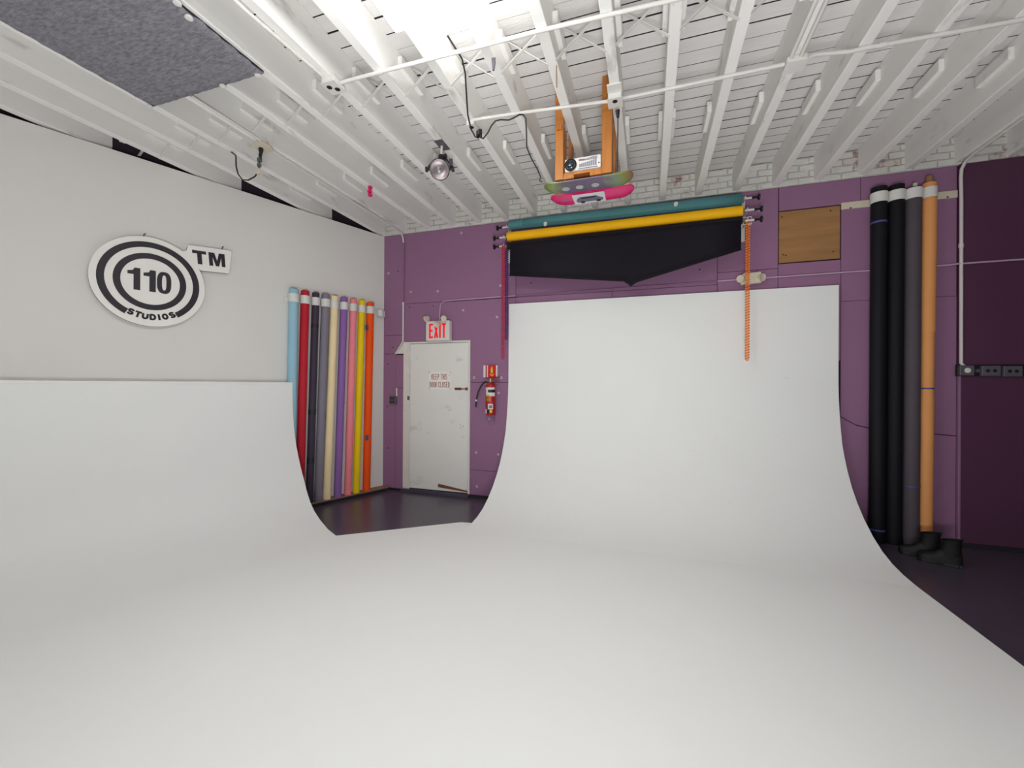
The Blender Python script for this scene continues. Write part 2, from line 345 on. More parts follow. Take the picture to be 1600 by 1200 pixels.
# floor platform
Pb = YW - YC - 1.4
T_ = LEFT(1.407, 0.15, 0); dA = (Vector((A_.x, A_.y, 0)) - T_); dA.normalize()
prof_l = [(0.0, 1.624), (0.002, 1.5), (0.008, 1.39), (0.019, 1.287), (0.05, 1.14), (0.089, 1.013), (0.16, 0.866), (0.246, 0.739), (0.35, 0.606), (0.466, 0.482), (0.575, 0.364), (0.69, 0.268), (0.83, 0.196), (1.004, 0.144), (1.231, 0.103), (1.458, ZC)]
nA = LEFT(0, 0, 0); toe_n = (A_ - C0).dot(LN)          # distance of the toe line from the left wall
far_toe = LEFT(8.6, toe_n, 0)
poly = [(A_.x, A_.y), (-1.96, 4.168), (BX[0]-0.03, 4.185), (BX[0], Pb+0.2), (BX[0], Pb), (BX[1], Pb), (BX[1], -3.6), (far_toe.x, far_toe.y)]
m = MB(); n_ = len(poly)
m.add([(x, y_, ZC) for x, y_ in poly] + [(x, y_, 0.0) for x, y_ in poly], [tuple(range(n_))] + [(i, (i+1) % n_, n_+(i+1) % n_, n_+i) for i in range(n_)])
m.build('floor_platform', M['cyc'], cyc)
# back sweep
m = MB(); pf = [(YW-YC-a, z) for a, z in prof_b]
rings = [[Vector((x, y_, z)) for y_, z in pf] + [Vector((x, YW-YC-1.4, 0.0)), Vector((x, YW-0.01, 0.0)), Vector((x, YW-0.01, 2.718))] for x in (BX[0], 0.0, BX[1])]
m.loft(rings); m.build('back_sweep', M['cyc'], cyc, smooth=True)
# left sweep: profile lies along dA at its end, straight along the wall towards the front
m = MB(); end = [T_ + dA*u + Vector((0, 0, z)) for u, z in prof_l]
def slide(p, s): q = p - C0; return C0 + LN*q.dot(LN) + LD*s + Vector((0, 0, p.z))*0 + Vector((0, 0, 0))
inner = [T_ + dA*u + LN*(-0.014) + Vector((0, 0, z - (0.012 if z < 0.6 else 0.0))) for u, z in prof_l]
ring0 = end + inner[::-1]
ring1 = []
for p in ring0:
    q = slide(Vector((p.x, p.y, 0)), 8.6); ring1.append(Vector((q.x, q.y, p.z)))
m.loft([ring0, ring1]); m.build('left_sweep', M['cyc'], cyc, smooth=True)
m = MB(); m.box(LEFT, (1.409, 8.6), (0.005, 0.154), (1.600, 1.629)); m.build('top_trim', M['cyc'], cyc, bevel=0.003)

# ------------------------------------------------------------------ door, its frame and hardware
dr = MB(); dr.box(BACK, (-3.526, -3.414), (-0.02, 0.006), (0.0, 2.25)); dr.box(BACK, (-2.452, -2.426), (-0.02, 0.006), (0.0, 2.25)); dr.box(BACK, (-3.414, -2.452), (-0.02, 0.006), (2.222, 2.25))
dr = struct(dr.build('door_1', M['frame'], bevel=0.003, seg=1))
m = MB(); m.box(BACK, (-3.410, -2.456), (-0.018, 0.001), (0.055, 2.217)); leaf = m.build('leaf', M['door'], dr, bevel=0.004, seg=1)
m = MB(); m.box(BACK, (-3.526, -2.43), (-0.01, 0.05), (0.0, 0.045)); m.build('threshold', M['floor'], dr)
m = MB(); m.prism(BACK, [(-3.650, 2.075), (-3.527, 2.075), (-3.527, 2.235)], -0.01, 0.004); m.build('frame_gusset', M['frame'], dr)
for (y0, y1) in ((548, 569), (636, 655), (723, 741)):
    z1, z0 = onB(640, y0).z, onB(640, y1).z
    m = MB(); m.tube([BACK(-3.412, 0.010, z0), BACK(-3.412, 0.010, z1)], 0.009, 8); m.box(BACK, (-3.447, -3.412), (0.004, 0.009), (z0, z1)); m.build('hinge', M['frame'], dr)
m = MB(); p = onB(639, 622); m.box(BACK, (p.x-0.022, p.x+0.012), (0.0, 0.012), (p.z-0.03, p.z+0.03)); m.build('strike_plate', M['grey'], dr)
lt = MB(); a, b_ = onB(711, 607.5), onB(731, 607.5)
lt.tube([BACK(a.x, 0.014, a.z), BACK(b_.x, 0.014, a.z)], 0.008, 8); lt.box(BACK, (a.x, a.x+0.10), (0.001, 0.006), (a.z-0.018, a.z+0.018)); lt.box(BACK, (b_.x-0.03, b_.x), (0.004, 0.022), (a.z-0.02, a.z+0.02)); lt.build('slide_bolt', M['rust'], dr)
m = MB(); a, b_ = onB(685, 758), onB(731, 768)
m.prism(BACK, [(a.x, a.z-0.026), (-2.456, b_.z-0.008), (-2.456, b_.z+0.010), (a.x, a.z+0.022)], 0.001, 0.012); m.build('drag_bar', M['rust'], dr)
for (px, py) in ((719.5, 664), (719.5, 668.5), (723.5, 666)):
    p = onB(px, py); m = MB(); m.lathe(p + Vector((0, 0.001, 0)), (0, -1, 0), [(0.008, 0), (0.006, 0.003)], 8); m.build('bolt_head', M['grey'], dr)
# warning sign on the door
a, b_ = onB(670, 580.5), onB(704.5, 609)
sg = thing('door_sign', BACK((a.x+b_.x)/2, 0.002, b_.z), 'cream sign reading KEEP THIS DOOR CLOSED on the white door', 'sign')
m = MB(); m.box(BACK, (a.x, b_.x), (0.001, 0.006), (b_.z, a.z)); m.build('plate', M['signface'], sg, bevel=0.004, seg=1)
w_ = b_.x-a.x; h_ = a.z-b_.z
m = MB(); text_line(m, 'KEEP THIS', BACK.at(a.x+0.14*w_, 0.006, b_.z+0.55*h_), 0.70*w_, 0.31*h_, 0.0068, 0.0, 0.002, 0.26); text_line(m, 'DOOR CLOSED', BACK.at(a.x+0.05*w_, 0.006, b_.z+0.12*h_), 0.90*w_, 0.31*h_, 0.0068, 0.0, 0.002, 0.26); m.build('lettering', M['brownred'], sg)
for (u, v) in ((.03, .05), (.97, .05), (.03, .95), (.97, .95), (.93, .80)):
    m = MB(); m.lathe(BACK(a.x+u*w_, 0.006, b_.z+v*h_), (0, -1, 0), [(0.007, 0), (0.005, 0.003)], 8); m.build('nail', M['rust'], sg)

# ------------------------------------------------------------------ exit sign
ex = thing('exit_sign', (-2.93, YW-0.05, 2.27), 'white EXIT sign with red letters and lamp heads above the door', 'sign')
a, b_ = onB(665.5, 502, 0.10), onB(702, 531.5, 0.10)
m = MB(); m.box(BACK, (a.x, b_.x), (0.015, 0.10), (b_.z, a.z)); m.build('housing', M['white'], ex, bevel=0.006)
m = MB(); m.box(BACK, (-2.96, -2.86), (0.0, 0.02), (2.225, 2.5)); m.build('mount', M['white'], ex)
w_ = b_.x-a.x; h_ = a.z-b_.z
m = MB(); text_line(m, 'EXIT', BACK.at(a.x+0.14*w_, 0.10, b_.z+0.12*h_), 0.72*w_, 0.74*h_, 0.027, 0.0, 0.003, 0.22); m.build('lettering', M['exitred'], ex)
for (px, py, off) in ((666, 498, 0.16), (693.5, 497, 0.16), (683, 507, 0.20)):
    c = onB(px, py, off); d = Vector((0.25 if px > 680 else -0.5, -1.0, -0.45)) if px != 683 else Vector((0.0, -1.0, -0.5))
    m = MB(); m.lathe(c - d.normalized()*0.045, d, [(0.018, 0), (0.036, 0.012), (0.042, 0.055), (0.042, 0.062), (0.034, 0.058)], 16)
    hd = m.build('lamp_head', M['cream'], ex, smooth=True)
    m = MB(); m.tube([c - d.normalized()*0.03, Vector((min(max(c.x, a.x+0.02), b_.x-0.02), YW-0.08, a.z))], 0.010, 8); m.build('arm', M['cream'], hd)

# ------------------------------------------------------------------ extinguisher sign and extinguisher
fs = thing('extinguisher_sign', onB(767, 590), 'small red and white fire extinguisher arrow sign right of the door', 'sign')
a, b_ = onB(756.5, 571), onB(778, 589.5)
w_ = b_.x-a.x; h_ = a.z-b_.z
fa = BACK.at(a.x, 0.0, b_.z)
m = MB()
ring = lambda z: [fa(0, 0.002, z), fa(0.3*w_, 0.05, z), fa(w_*0.93, 0.05, z), fa(w_, 0.002, z), fa(w_, 0.0, z), fa(0, 0.0, z)]
m.loft([ring(0), ring(h_)]); m.build('plate', M['signred'], fs)
for (u0, u1, d0, d1) in ((0.0, 0.16, -0.001, 0.028), (0.90, 1.02, -0.001, 0.045), (0.30, 0.37, 0.02, 0.053)):
    m = MB(); m.box(fa, (u0*w_, u1*w_), (d0, d1), (0, h_)); m.build('white_band', M['printwhite'], fs)
m = MB(); fc = fa
m.prism(fc, [(0.60*w_, 0.32*h_), (0.72*w_, 0.32*h_), (0.73*w_, 0.66*h_), (0.69*w_, 0.78*h_), (0.69*w_, 0.88*h_), (0.62*w_, 0.88*h_), (0.62*w_, 0.78*h_), (0.57*w_, 0.66*h_)], 0.05, 0.054)
m.prism(fc, [(0.66*w_, 0.06*h_), (0.83*w_, 0.28*h_), (0.76*w_, 0.28*h_), (0.66*w_, 0.16*h_), (0.56*w_, 0.28*h_), (0.49*w_, 0.28*h_)], 0.05, 0.054)
m.build('pictogram', M['yellow'], fs)
ext = thing('fire_extinguisher', (-2.08, YW-0.09, 1.18), 'red fire extinguisher with black hose and labels on the purple wall', 'fire extinguisher')
ctr = Vector((-2.079, YW-0.085, 1.19)); r_ = 0.068
m = MB(); m.lathe(ctr, (0, 0, 1), [(0.06, 0), (r_, 0.01), (r_, 0.40), (0.062, 0.425), (0.035, 0.445), (0.028, 0.46)], 24); m.build('cylinder', M['red'], ext, smooth=True)
def wrap(z0, z1, a0, a1, mat, nm, k=8, e=0.0012):
    m = MB(); pts = [[ctr + Vector((math.cos(t)*(r_+e), math.sin(t)*(r_+e), z)) for t in [math.radians(a0+(a1-a0)*i/k) for i in range(k+1)]] for z in (z0, z1)]
    m.loft(pts, False, False, False); return m.build(nm, M[mat], ext, smooth=True)
wrap(0.265, 0.385, 180, 350, 'printwhite', 'label'); wrap(0.315, 0.355, 262, 350, 'black', 'label_stripe', e=0.002); wrap(0.265, 0.35, 185, 222, 'black', 'label_stripe', e=0.002); wrap(0.262, 0.288, 225, 290, 'yellow', 'label_stripe', e=0.002)
wrap(0.195, 0.25, 235, 285, 'wood', 'sticker'); wrap(0.085, 0.16, 262, 322, 'printwhite', 'sticker'); wrap(0.098, 0.142, 276, 312, 'purple', 'sticker', e=0.002); wrap(0.025, 0.085, 195, 245, 'printwhite', 'sticker'); wrap(0.03, 0.08, 248, 290, 'black', 'sticker'); wrap(0.04, 0.075, 282, 312, 'yellow', 'sticker', e=0.002)
m = MB(); m.lathe(ctr + Vector((0, 0, 0.45)), (0, 0, 1), [(0.026, 0), (0.026, 0.04), (0.018, 0.06)], 12); m.tube([ctr+Vector((-0.06, 0, 0.475)), ctr+Vector((0.03, 0, 0.475))], 0.014, 8); m.build('valve', M['metal'], ext, smooth=True)
m = MB(); m.box(WORLD, (ctr.x-0.005, ctr.x+0.125), (ctr.y-0.012, ctr.y+0.012), (1.655, 1.664)); m.tube([ctr+Vector((0.0, 0, 0.495)), ctr+Vector((0.06, 0, 0.52)), ctr+Vector((0.135, 0, 0.525))], 0.011, 6); m.build('handle', M['red'], ext)
hp = [onB(762, 596.5, 0.085), onB(757, 597.5, 0.09), onB(752, 603, 0.09), onB(747.5, 612, 0.085), onB(745, 622, 0.08), onB(744, 630, 0.075), onB(743.5, 636, 0.07)]
m = MB(); m.tube(hp, [0.012]*5+[0.013, 0.011], 8); m.build('hose', M['black'], ext, smooth=True)
m = MB(); m.tube([hp[4]+Vector((0, 0, -0.02)), hp[5]+Vector((0, 0, 0.03))], 0.016, 8); m.build('hose_band', M['printwhite'], ext)
m = MB(); m.box(BACK, (ctr.x-0.03, ctr.x+0.03), (0.0, 0.018), (1.05, 1.60)); m.build('wall_hook', M['purple'], ext, bevel=0.004)

# ------------------------------------------------------------------ outlet box left of the door with its conduit
p = onB(615.5, 625)
ob = thing('wall_outlet', BACK(p.x, 0, p.z-0.06), 'small grey four socket outlet box low on the purple strip', 'outlet')
m = MB(); m.box(BACK, (p.x-0.055, p.x+0.055), (0, 0.045), (p.z-0.062, p.z+0.062)); m.build('box', M['grey'], ob, bevel=0.005)
for u in (-.022, .022):
    for v in (-.026, .026):
        m = MB(); m.lathe(BACK(p.x+u, 0.045, p.z+v), (0, -1, 0), [(0.016, 0), (0.016, 0.004)], 10); m.build('socket', M['black'], ob)
def conduit(name, pts, r, label, mat='conduit', cat='conduit', straps=()):
    t = thing(name, min((Vector(q) for q in pts), key=lambda v: v.z), label, cat)
    m = MB(); m.tube(pts, r, 10); m.build('pipe', M[mat], t, smooth=True)
    for q in straps:
        m = MB(); m.lathe(Vector(q[0]) - Vector(q[1])*0.02, q[1], [(r*1.35, 0), (r*1.35, 0.04)], 10); m.build('coupling', M[mat], t, smooth=True)
    return t
conduit('conduit', [BACK(onB(620.5, 619).x, 0.012, onB(620.5, 619).z), BACK(onB(620.5, 606).x, 0.012, onB(620.5, 606).z)], 0.011, 'short grey conduit stub rising from the four socket outlet box', 'frame')

# ------------------------------------------------------------------ emergency light on the back wall
em = thing('emergency_light', onB(1173, 446), 'cream twin-head emergency light on the purple wall above the sweep', 'emergency light')
p = Vector((1.112, YW, 2.853))
m = MB(); m.prism(BACK, [(p.x-0.105, p.z-0.07), (p.x+0.105, p.z-0.06), (p.x+0.118, p.z+0.0), (p.x+0.10, p.z+0.07), (p.x-0.085, p.z+0.062), (p.x-0.118, p.z+0.0)], 0.026, 0.085); m.build('housing', M['cream'], em, bevel=0.012)
for s_ in (-1, 1):
    c = Vector((p.x + s_*0.098, YW-0.07, p.z + 0.002)); d = Vector((s_*0.55, -0.8, -0.15))
    m = MB(); m.lathe(c - d.normalized()*0.04, d, [(0.025, 0), (0.038, 0.015), (0.044, 0.06), (0.044, 0.07), (0.038, 0.066)], 16); h = m.build('lamp_head', M['cream'], em, smooth=True)
    m = MB(); m.lathe(c + d.normalized()*0.0205, d, [(0.037, 0), (0.037, 0.004)], 16); m.build('lens', M['white'], h)

# ------------------------------------------------------------------ plywood patch
p0, p1 = onB(1217.5, 331), onB(1313, 404)
pl = thing('plywood_patch', BACK((p0.x+p1.x)/2, 0, 3.02), 'bare brown plywood patch screwed to the purple wall', 'board')
m = MB(); m.prism(BACK, [(1.408, 3.022), (1.990, 3.026), (1.990, 3.604), (1.408, 3.604)], -0.018, -0.003); m.build('sheet', M['ply'], pl)
for (px, py) in ((1222, 339), (1298, 329), (1224, 398), (1302, 393), (1228, 399)):
    q = onB(px, py); m = MB(); m.lathe(q + Vector((0, 0.004, 0)), (0, -1, 0), [(0.009, 0), (0.007, 0.003)], 8); m.build('screw_head', M['seam'], pl)

# ------------------------------------------------------------------ backdrop rollers
YR = 5.205; YT = 5.32
def bracket(x, sgn, label):
    t = thing('backdrop_bracket', (x, YW-0.02, 3.3), label, 'bracket')
    m = MB(); m.box(WORLD, (x-0.022, x+0.022), (YW-0.02, YW-0.001), (3.30, 3.80)); m.build('wall_plate', M['white'], t)
    for zz, YR in ZR:
        m = MB(); m.box(WORLD, (x-0.004, x+0.004), (YR-0.03, YW-0.01), (zz-0.018, zz+0.018)); m.tube([Vector((x-sgn*0.02, YR, zz)), Vector((x+sgn*0.07, YR, zz))], 0.012, 8); h = m.build('hook', M['white'], t)
        m = MB(); m.lathe(Vector((x+sgn*0.075, YR, zz)), (sgn, 0, 0), [(0.022, 0), (0.012, 0.012), (0.012, 0.045), (0.034, 0.06), (0.034, 0.075)], 14); m.build('chain_wheel', M['black'], h, smooth=True)
    return t
ZR = ((3.757, YT), (3.577, YR), (3.462, YR))
bracket(-1.835, -1, 'white three-arm backdrop bracket with black wheels left of the rolls')
bracket(1.035, 1, 'white three-arm backdrop bracket with black wheels right of the rolls')
def roll(name, label, z0, z1, r, x0, x1, mat, sag=0.0, YR=YR):
    t = thing(name, ((x0+x1)/2, YR, min(z0, z1)-r), label, 'paper roll')
    m = MB(); n = 12; m.tube([Vector((x0+(x1-x0)*i/n, YR, z0+(z1-z0)*i/n - sag*math.sin(math.pi*i/n))) for i in range(n+1)], r, 20); b = m.build('paper', M[mat], t, smooth=True)
    m = MB(); m.tube([Vector((x0-0.025, YR, z0)), Vector((x1+0.025, YR, z1))], 0.022, 12); m.build('core', M['cardboard'], t, smooth=True)
    return t
M['teal'] = pm('teal_paper', (84, 138, 144), 0.7, var=0.06, scale=3, spec=0.3)
M['gold'] = pm('golden_yellow_paper', (255, 188, 6), 0.65, var=0.03, scale=3, spec=0.3)
tl = roll('backdrop_roll', 'teal paper backdrop roll hanging topmost of the three', 3.775, 3.738, 0.060, -1.800, 1.000, 'teal', YR=YT)
m = MB()                                         # loose outer turn of the teal paper standing off the roll
rng = []
for i in range(9):
    u = i/8; x = -1.60 + u*2.60; z = 3.775 + (3.738-3.775)*((x+1.8)/2.8)
    rng.append([Vector((x, YT - 0.066*math.cos(a), z + (0.066+0.012*u)*math.sin(a))) for a in [math.radians(-40+130*k/8) for k in range(9)]])
m.loft(rng, False, False, False); so = m.build('loose_turn', M['teal'], tl, smooth=True); sm = so.modifiers.new('solid', 'SOLIDIFY'); sm.thickness = 0.002
for (px, py) in ((852, 350), (1056, 319)):
    c = onY(px, py, YT-0.075); m = MB(); m.prism(Frame(c, (1, 0, 0), (0, 1, 0), (0, 0, 1)), [(-0.02, -0.02), (0.0, -0.026), (0.02, -0.012), (0.024, 0.018), (0.005, 0.03), (-0.022, 0.02)], -0.003, 0.02); m.build('tape', M['printwhite'], tl)
roll('backdrop_roll', 'golden yellow paper backdrop roll between the teal and black rolls', 3.578, 3.574, 0.058, -1.785, 0.985, 'gold')
bk = roll('backdrop_roll', 'black paper backdrop roll with a pointed sheet hanging from it', 3.455, 3.468, 0.046, -1.785, 0.985, 'blackpaper')
# hanging black sheet with arrow shaped lower edge
xs = [-1.735, -1.2, -0.7, -0.286, -0.245, -0.204, -0.165, -0.131, 0.2, 0.6, 0.967]
zb = [3.034, 2.968, 2.906, 2.855, 2.825, 2.788, 2.818, 2.836, 2.920, 3.021, 3.113]
m = MB(); rng = []
for x, z in zip(xs, zb):
    zt = 3.46; col_ = []
    for k in range(13):
        u = k/12; zz = zt + (z-zt)*u; yy = YR - 0.046 - 0.012*math.sin(math.pi*u) - (0.045*((u-0.86)/0.14)**2 if u > 0.86 else 0)
        col_.append(Vector((x, yy, zz)))
    rng.append(col_)
m.loft(rng, False, False, False); so = m.build('hanging_sheet', M['blackpaper'], bk, smooth=True); sm = so.modifiers.new('solid', 'SOLIDIFY'); sm.thickness = 0.0015
# loop chains: two strands of beads each
def chain(px, y0, y1, col, label, yy=YR):
    a = onY(px, y0, yy); b = onY(px, y1, yy)
    t = thing('bead_chain', b, label, 'chain'); mt = pm('chain_' + label.split()[0], col, 0.4, var=0.04)
    for s_ in (-1, 1):
        m = MB(); n = int((a.z-b.z)/0.030)
        for i in range(n):
            z = b.z + 0.012 + i*0.030 + (0.010 if s_ > 0 else 0); c = Vector((a.x + s_*0.0125, yy, z))
            m.lathe(c - Vector((0.012, 0, 0.004)), (0.94, 0, 0.34), [(0.003, 0), (0.0098, 0.004), (0.0098, 0.022), (0.003, 0.026)], 6)
        m.tube([Vector((a.x+s_*0.012, yy, b.z+0.005)), Vector((a.x+s_*0.012, yy, a.z))], 0.0025, 5)
        m.build('strand', mt, t)
    m = MB(); m.tube([Vector((a.x+0.0125*math.cos(t_), yy, b.z+0.005-0.012*math.sin(t_))) for t_ in [math.pi*k/8 for k in range(9)]], 0.006, 6); m.build('loop_end', mt, t)
chain(786.5, 383, 560, (196, 36, 70), 'red plastic bead chain hanging beside the left backdrop bracket', YR-0.03)
chain(792, 372, 530, (74, 40, 120), 'purple plastic bead chain just right of the red chain', YR+0.06)
chain(1168.5, 346, 562, (246, 128, 6), 'orange plastic bead chain hanging in front of the white sweep', YR)
m = MB(); p = onY(1164, 346, YR); fr = Frame(p, (1, 0, 0), (0, -1, 0), (0, 0, 1))
m.tube([fr(-0.06, 0, 0.045), fr(0.065, 0, 0.045), fr(0.065, 0, -0.035), fr(-0.06, 0, -0.035)], 0.005, 6)
tag(m.build('wire_guard', M['white']), 'thin white wire guard around the orange chain wheel', 'guard')

# ------------------------------------------------------------------ paper rolls in the racks
def stand_roll(name, label, bot, top, r, mat, group, clampz, fr, tape=(), core=True, flare=0.0):
    t = thing(name, bot, label, 'paper roll', group)
    b, a = Vector(bot), Vector(top); d = (a-b).normalized(); Lr = (a-b).length
    m = MB(); n = 10; m.tube([b + (a-b)*(i/n) for i in range(n+1)], [r*(1+0.012*math.sin(i*2.1+r*300)) for i in range(n+1)], 20); m.build('paper', mat, t, smooth=True)
    if core:
        m = MB(); m.lathe(a - d*0.01, d, [(r*0.62, 0), (r*0.62, 0.022), (r*0.50, 0.022), (r*0.50, 0.014)], 16); m.build('core', M['cardboard'], t, smooth=True)
    for (f, w, mt) in tape:
        c = b + (a-b)*f; m = MB(); m.lathe(c - d*w/2, d, [(r*1.025, 0), (r*1.025, w)], 20, 0, False, False); m.build('tape', M[mt], t, smooth=True)
    return t
M['charcoal_tape'] = pm('dark_tape', (36, 32, 42), 0.5)
tops = [(1.37, 2.814), (1.226, 2.815), (1.085, 2.815), (0.954, 2.82), (0.829, 2.815), (0.689, 2.821), (0.549, 2.821), (0.415, 2.82), (0.283, 2.807)]
bots = [1.40, 1.285, 1.16, 1.042, 0.929, 0.776, 0.625, 0.498, 0.335]
spec_ = [('pale blue', (156, 198, 218), 0.056, ()), ('crimson red', (194, 32, 50), 0.052, ()), ('dark charcoal', (66, 56, 74), 0.046, ((0.43, 0.07, 'charcoal_tape'), (0.84, 0.05, 'charcoal_tape'), (0.20, 0.08, 'charcoal_tape'))),
         ('mid grey', (134, 128, 142), 0.053, ()), ('cream', (250, 228, 182), 0.052, ()), ('lavender purple', (144, 104, 172), 0.050, ()), ('salmon pink', (252, 142, 152), 0.048, ()),
         ('lemon yellow', (246, 212, 10), 0.047, ()), ('bright orange', (250, 86, 8), 0.054, ())]
rk = thing('roll_rack', LEFT(0.7, 0.0, 2.66), 'white clip rail holding nine coloured paper rolls on the left wall', 'rack')
m = MB(); m.box(LEFT, (-0.0, 1.46), (0.0, 0.018), (2.655, 2.715)); m.build('rail', M['white'], rk, bevel=0.003)
def clip(fr, s, r, off, z, h, parent, mat='white'):
    m = MB(); k = 14; ri = []
    for zz in (z-h/2, z+h/2):
        outer = [fr(s + (r+0.007)*math.sin(t), off + (r+0.007)*math.cos(t), zz) for t in [math.radians(-150+300*i/k) for i in range(k+1)]]
        inner = [fr(s + (r+0.002)*math.sin(t), off + (r+0.002)*math.cos(t), zz) for t in [math.radians(150-300*i/k) for i in range(k+1)]]
        ri.append(outer + inner)
    m.loft(ri); m.box(fr, (s-0.012, s+0.012), (0.016, max(0.02, off-r*0.8)), (z-h/2, z+h/2)); return m.build('clip', M[mat], parent, smooth=True)
for i, ((s, z), sb, (cn, c, r, tp)) in enumerate(zip(tops, bots, spec_)):
    mt = pm('paper_' + cn.replace(' ', '_'), c, 0.65, var=0.04, scale=3, spec=0.3)
    of_t = 0.02 + r + 0.006
    stand_roll('paper_roll', cn + ' paper roll standing in the left wall rack', LEFT(sb, 0.088, 0.053), LEFT(s, of_t, z), r, mt, None, 0, LEFT, tp)
    u = (2.70-0.053)/(z-0.053)
    clip(LEFT, sb + (s-sb)*u, r, 0.088 + (of_t-0.088)*u, 2.70, 0.105, rk)
clip(LEFT, 0.11, 0.045, 0.07, 2.68, 0.09, rk)
m = MB(); m.box(LEFT, (-0.0, 0.03), (0.018, 0.028), (2.64, 2.73)); m.build('end_plate', M['white'], rk)
p = LEFT(0.335+0.045*-0.1, 0.145, 0); 
# blue tape flags on the orange roll
ow = [o for o in bpy.data.objects if o.get('label', '').startswith('bright orange')][0]
for (px, py) in ((573.5, 684), (573.0, 512)):
    d = ray(px, py); c_ = LEFT(0.31, 0.142, 0); t_ = ((c_ - Vector((0, 0, EYE))).dot(LN) / d.dot(LN)); q = d*t_ + Vector((0, 0, EYE))
    m = MB(); m.box(Frame(q, LD, LN, (0, 0, 1)), (-0.024, 0.02), (-0.006, 0.003), (-0.035, 0.035)); m.build('tape', M['tape_blue'], ow)

# right hand rack with four big rolls
rr = thing('roll_rack', BACK(2.5, 0, 3.55), 'white clip rail holding four big rolls on the right wall', 'rack')
m = MB(); m.box(BACK, (1.995, 2.985), (0.0, 0.018), (3.553, 3.628)); m.build('rail', M['cream'], rr, bevel=0.003)
for (px, py) in ((1328, 326), (1479, 309)):
    q = onB(px, py); m = MB(); m.lathe(q + Vector((0, -0.018, 0)), (0, -1, 0), [(0.009, 0), (0.007, 0.003)], 8); m.build('screw_head', M['seam'], rr)
big = [('black fabric roll leftmost of the four by the right wall', (15, 13, 22), 1373.5, 1370, 0.068, ((0.90, 0.020, 'tape_blue'), (0.035, 0.018, 'tape_blue')), 3.71),
       ('black fabric roll second of the four by the right wall', (14, 12, 18), 1400.5, 1396, 0.067, (), 3.71),
       ('dark grey paper roll third of the four by the right wall', (84, 76, 84), 1427, 1423, 0.068, ((0.165, 0.014, 'tape_blue'),), 3.66),
       ('tan kraft paper roll rightmost of the four by the right wall', (232, 160, 98), 1452, 1445, 0.056, ((0.432, 0.016, 'tape_blue'),), 3.70)]
for i, (lb, c, pt, pb, r, tp, zt) in enumerate(big):
    mt = pm('big_roll_%s' % lb.split()[0], c, 0.7, var=0.05, scale=4, spec=0.3)
    of_t = 0.02 + r + 0.006; of_b = of_t + 0.045
    a = onB(pt, 300, of_t).x; b = onB(pb, 800, of_b).x
    bot, top = BACK(b, of_b, 0.0 if i < 3 else 0.005), BACK(a, of_t, zt)
    t = stand_roll('paper_roll', lb, bot, top, r, mt, None, 0, BACK, tp, core=(i == 3))
    u = (3.60)/(zt); clip(BACK, b + (a-b)*u, r, of_b + (of_t-of_b)*u, 3.60, 0.105, rr)
    if i == 3:
        d = (Vector(top)-Vector(bot)); m = MB()
        m.tube([Vector(bot)+d*0.585, Vector(bot)+d*0.953], r*1.10, 20); m.build('outer_wrap', mt, t, smooth=True)
        m = MB(); m.tube([Vector(bot)+d*0.0, Vector(bot)+d*0.405], r*1.07, 20); m.build('outer_wrap', mt, t, smooth=True)
        m = MB(); m.tube([Vector(top), Vector(top)+Vector((0, 0, 0.075))], r*0.55, 14); m.build('core_end', M['cardboard'], t, smooth=True)
    if i == 2:
        m = MB(); q = Vector(top) + Vector((0.0, -0.02, 0)); m.box(Frame(q, (1, 0, 0), (0, -1, 0), (0, 0, 1)), (-0.012, 0.018), (-0.01, 0.01), (-0.01, 0.05)); m.build('paper_tag', M['cream'], t)

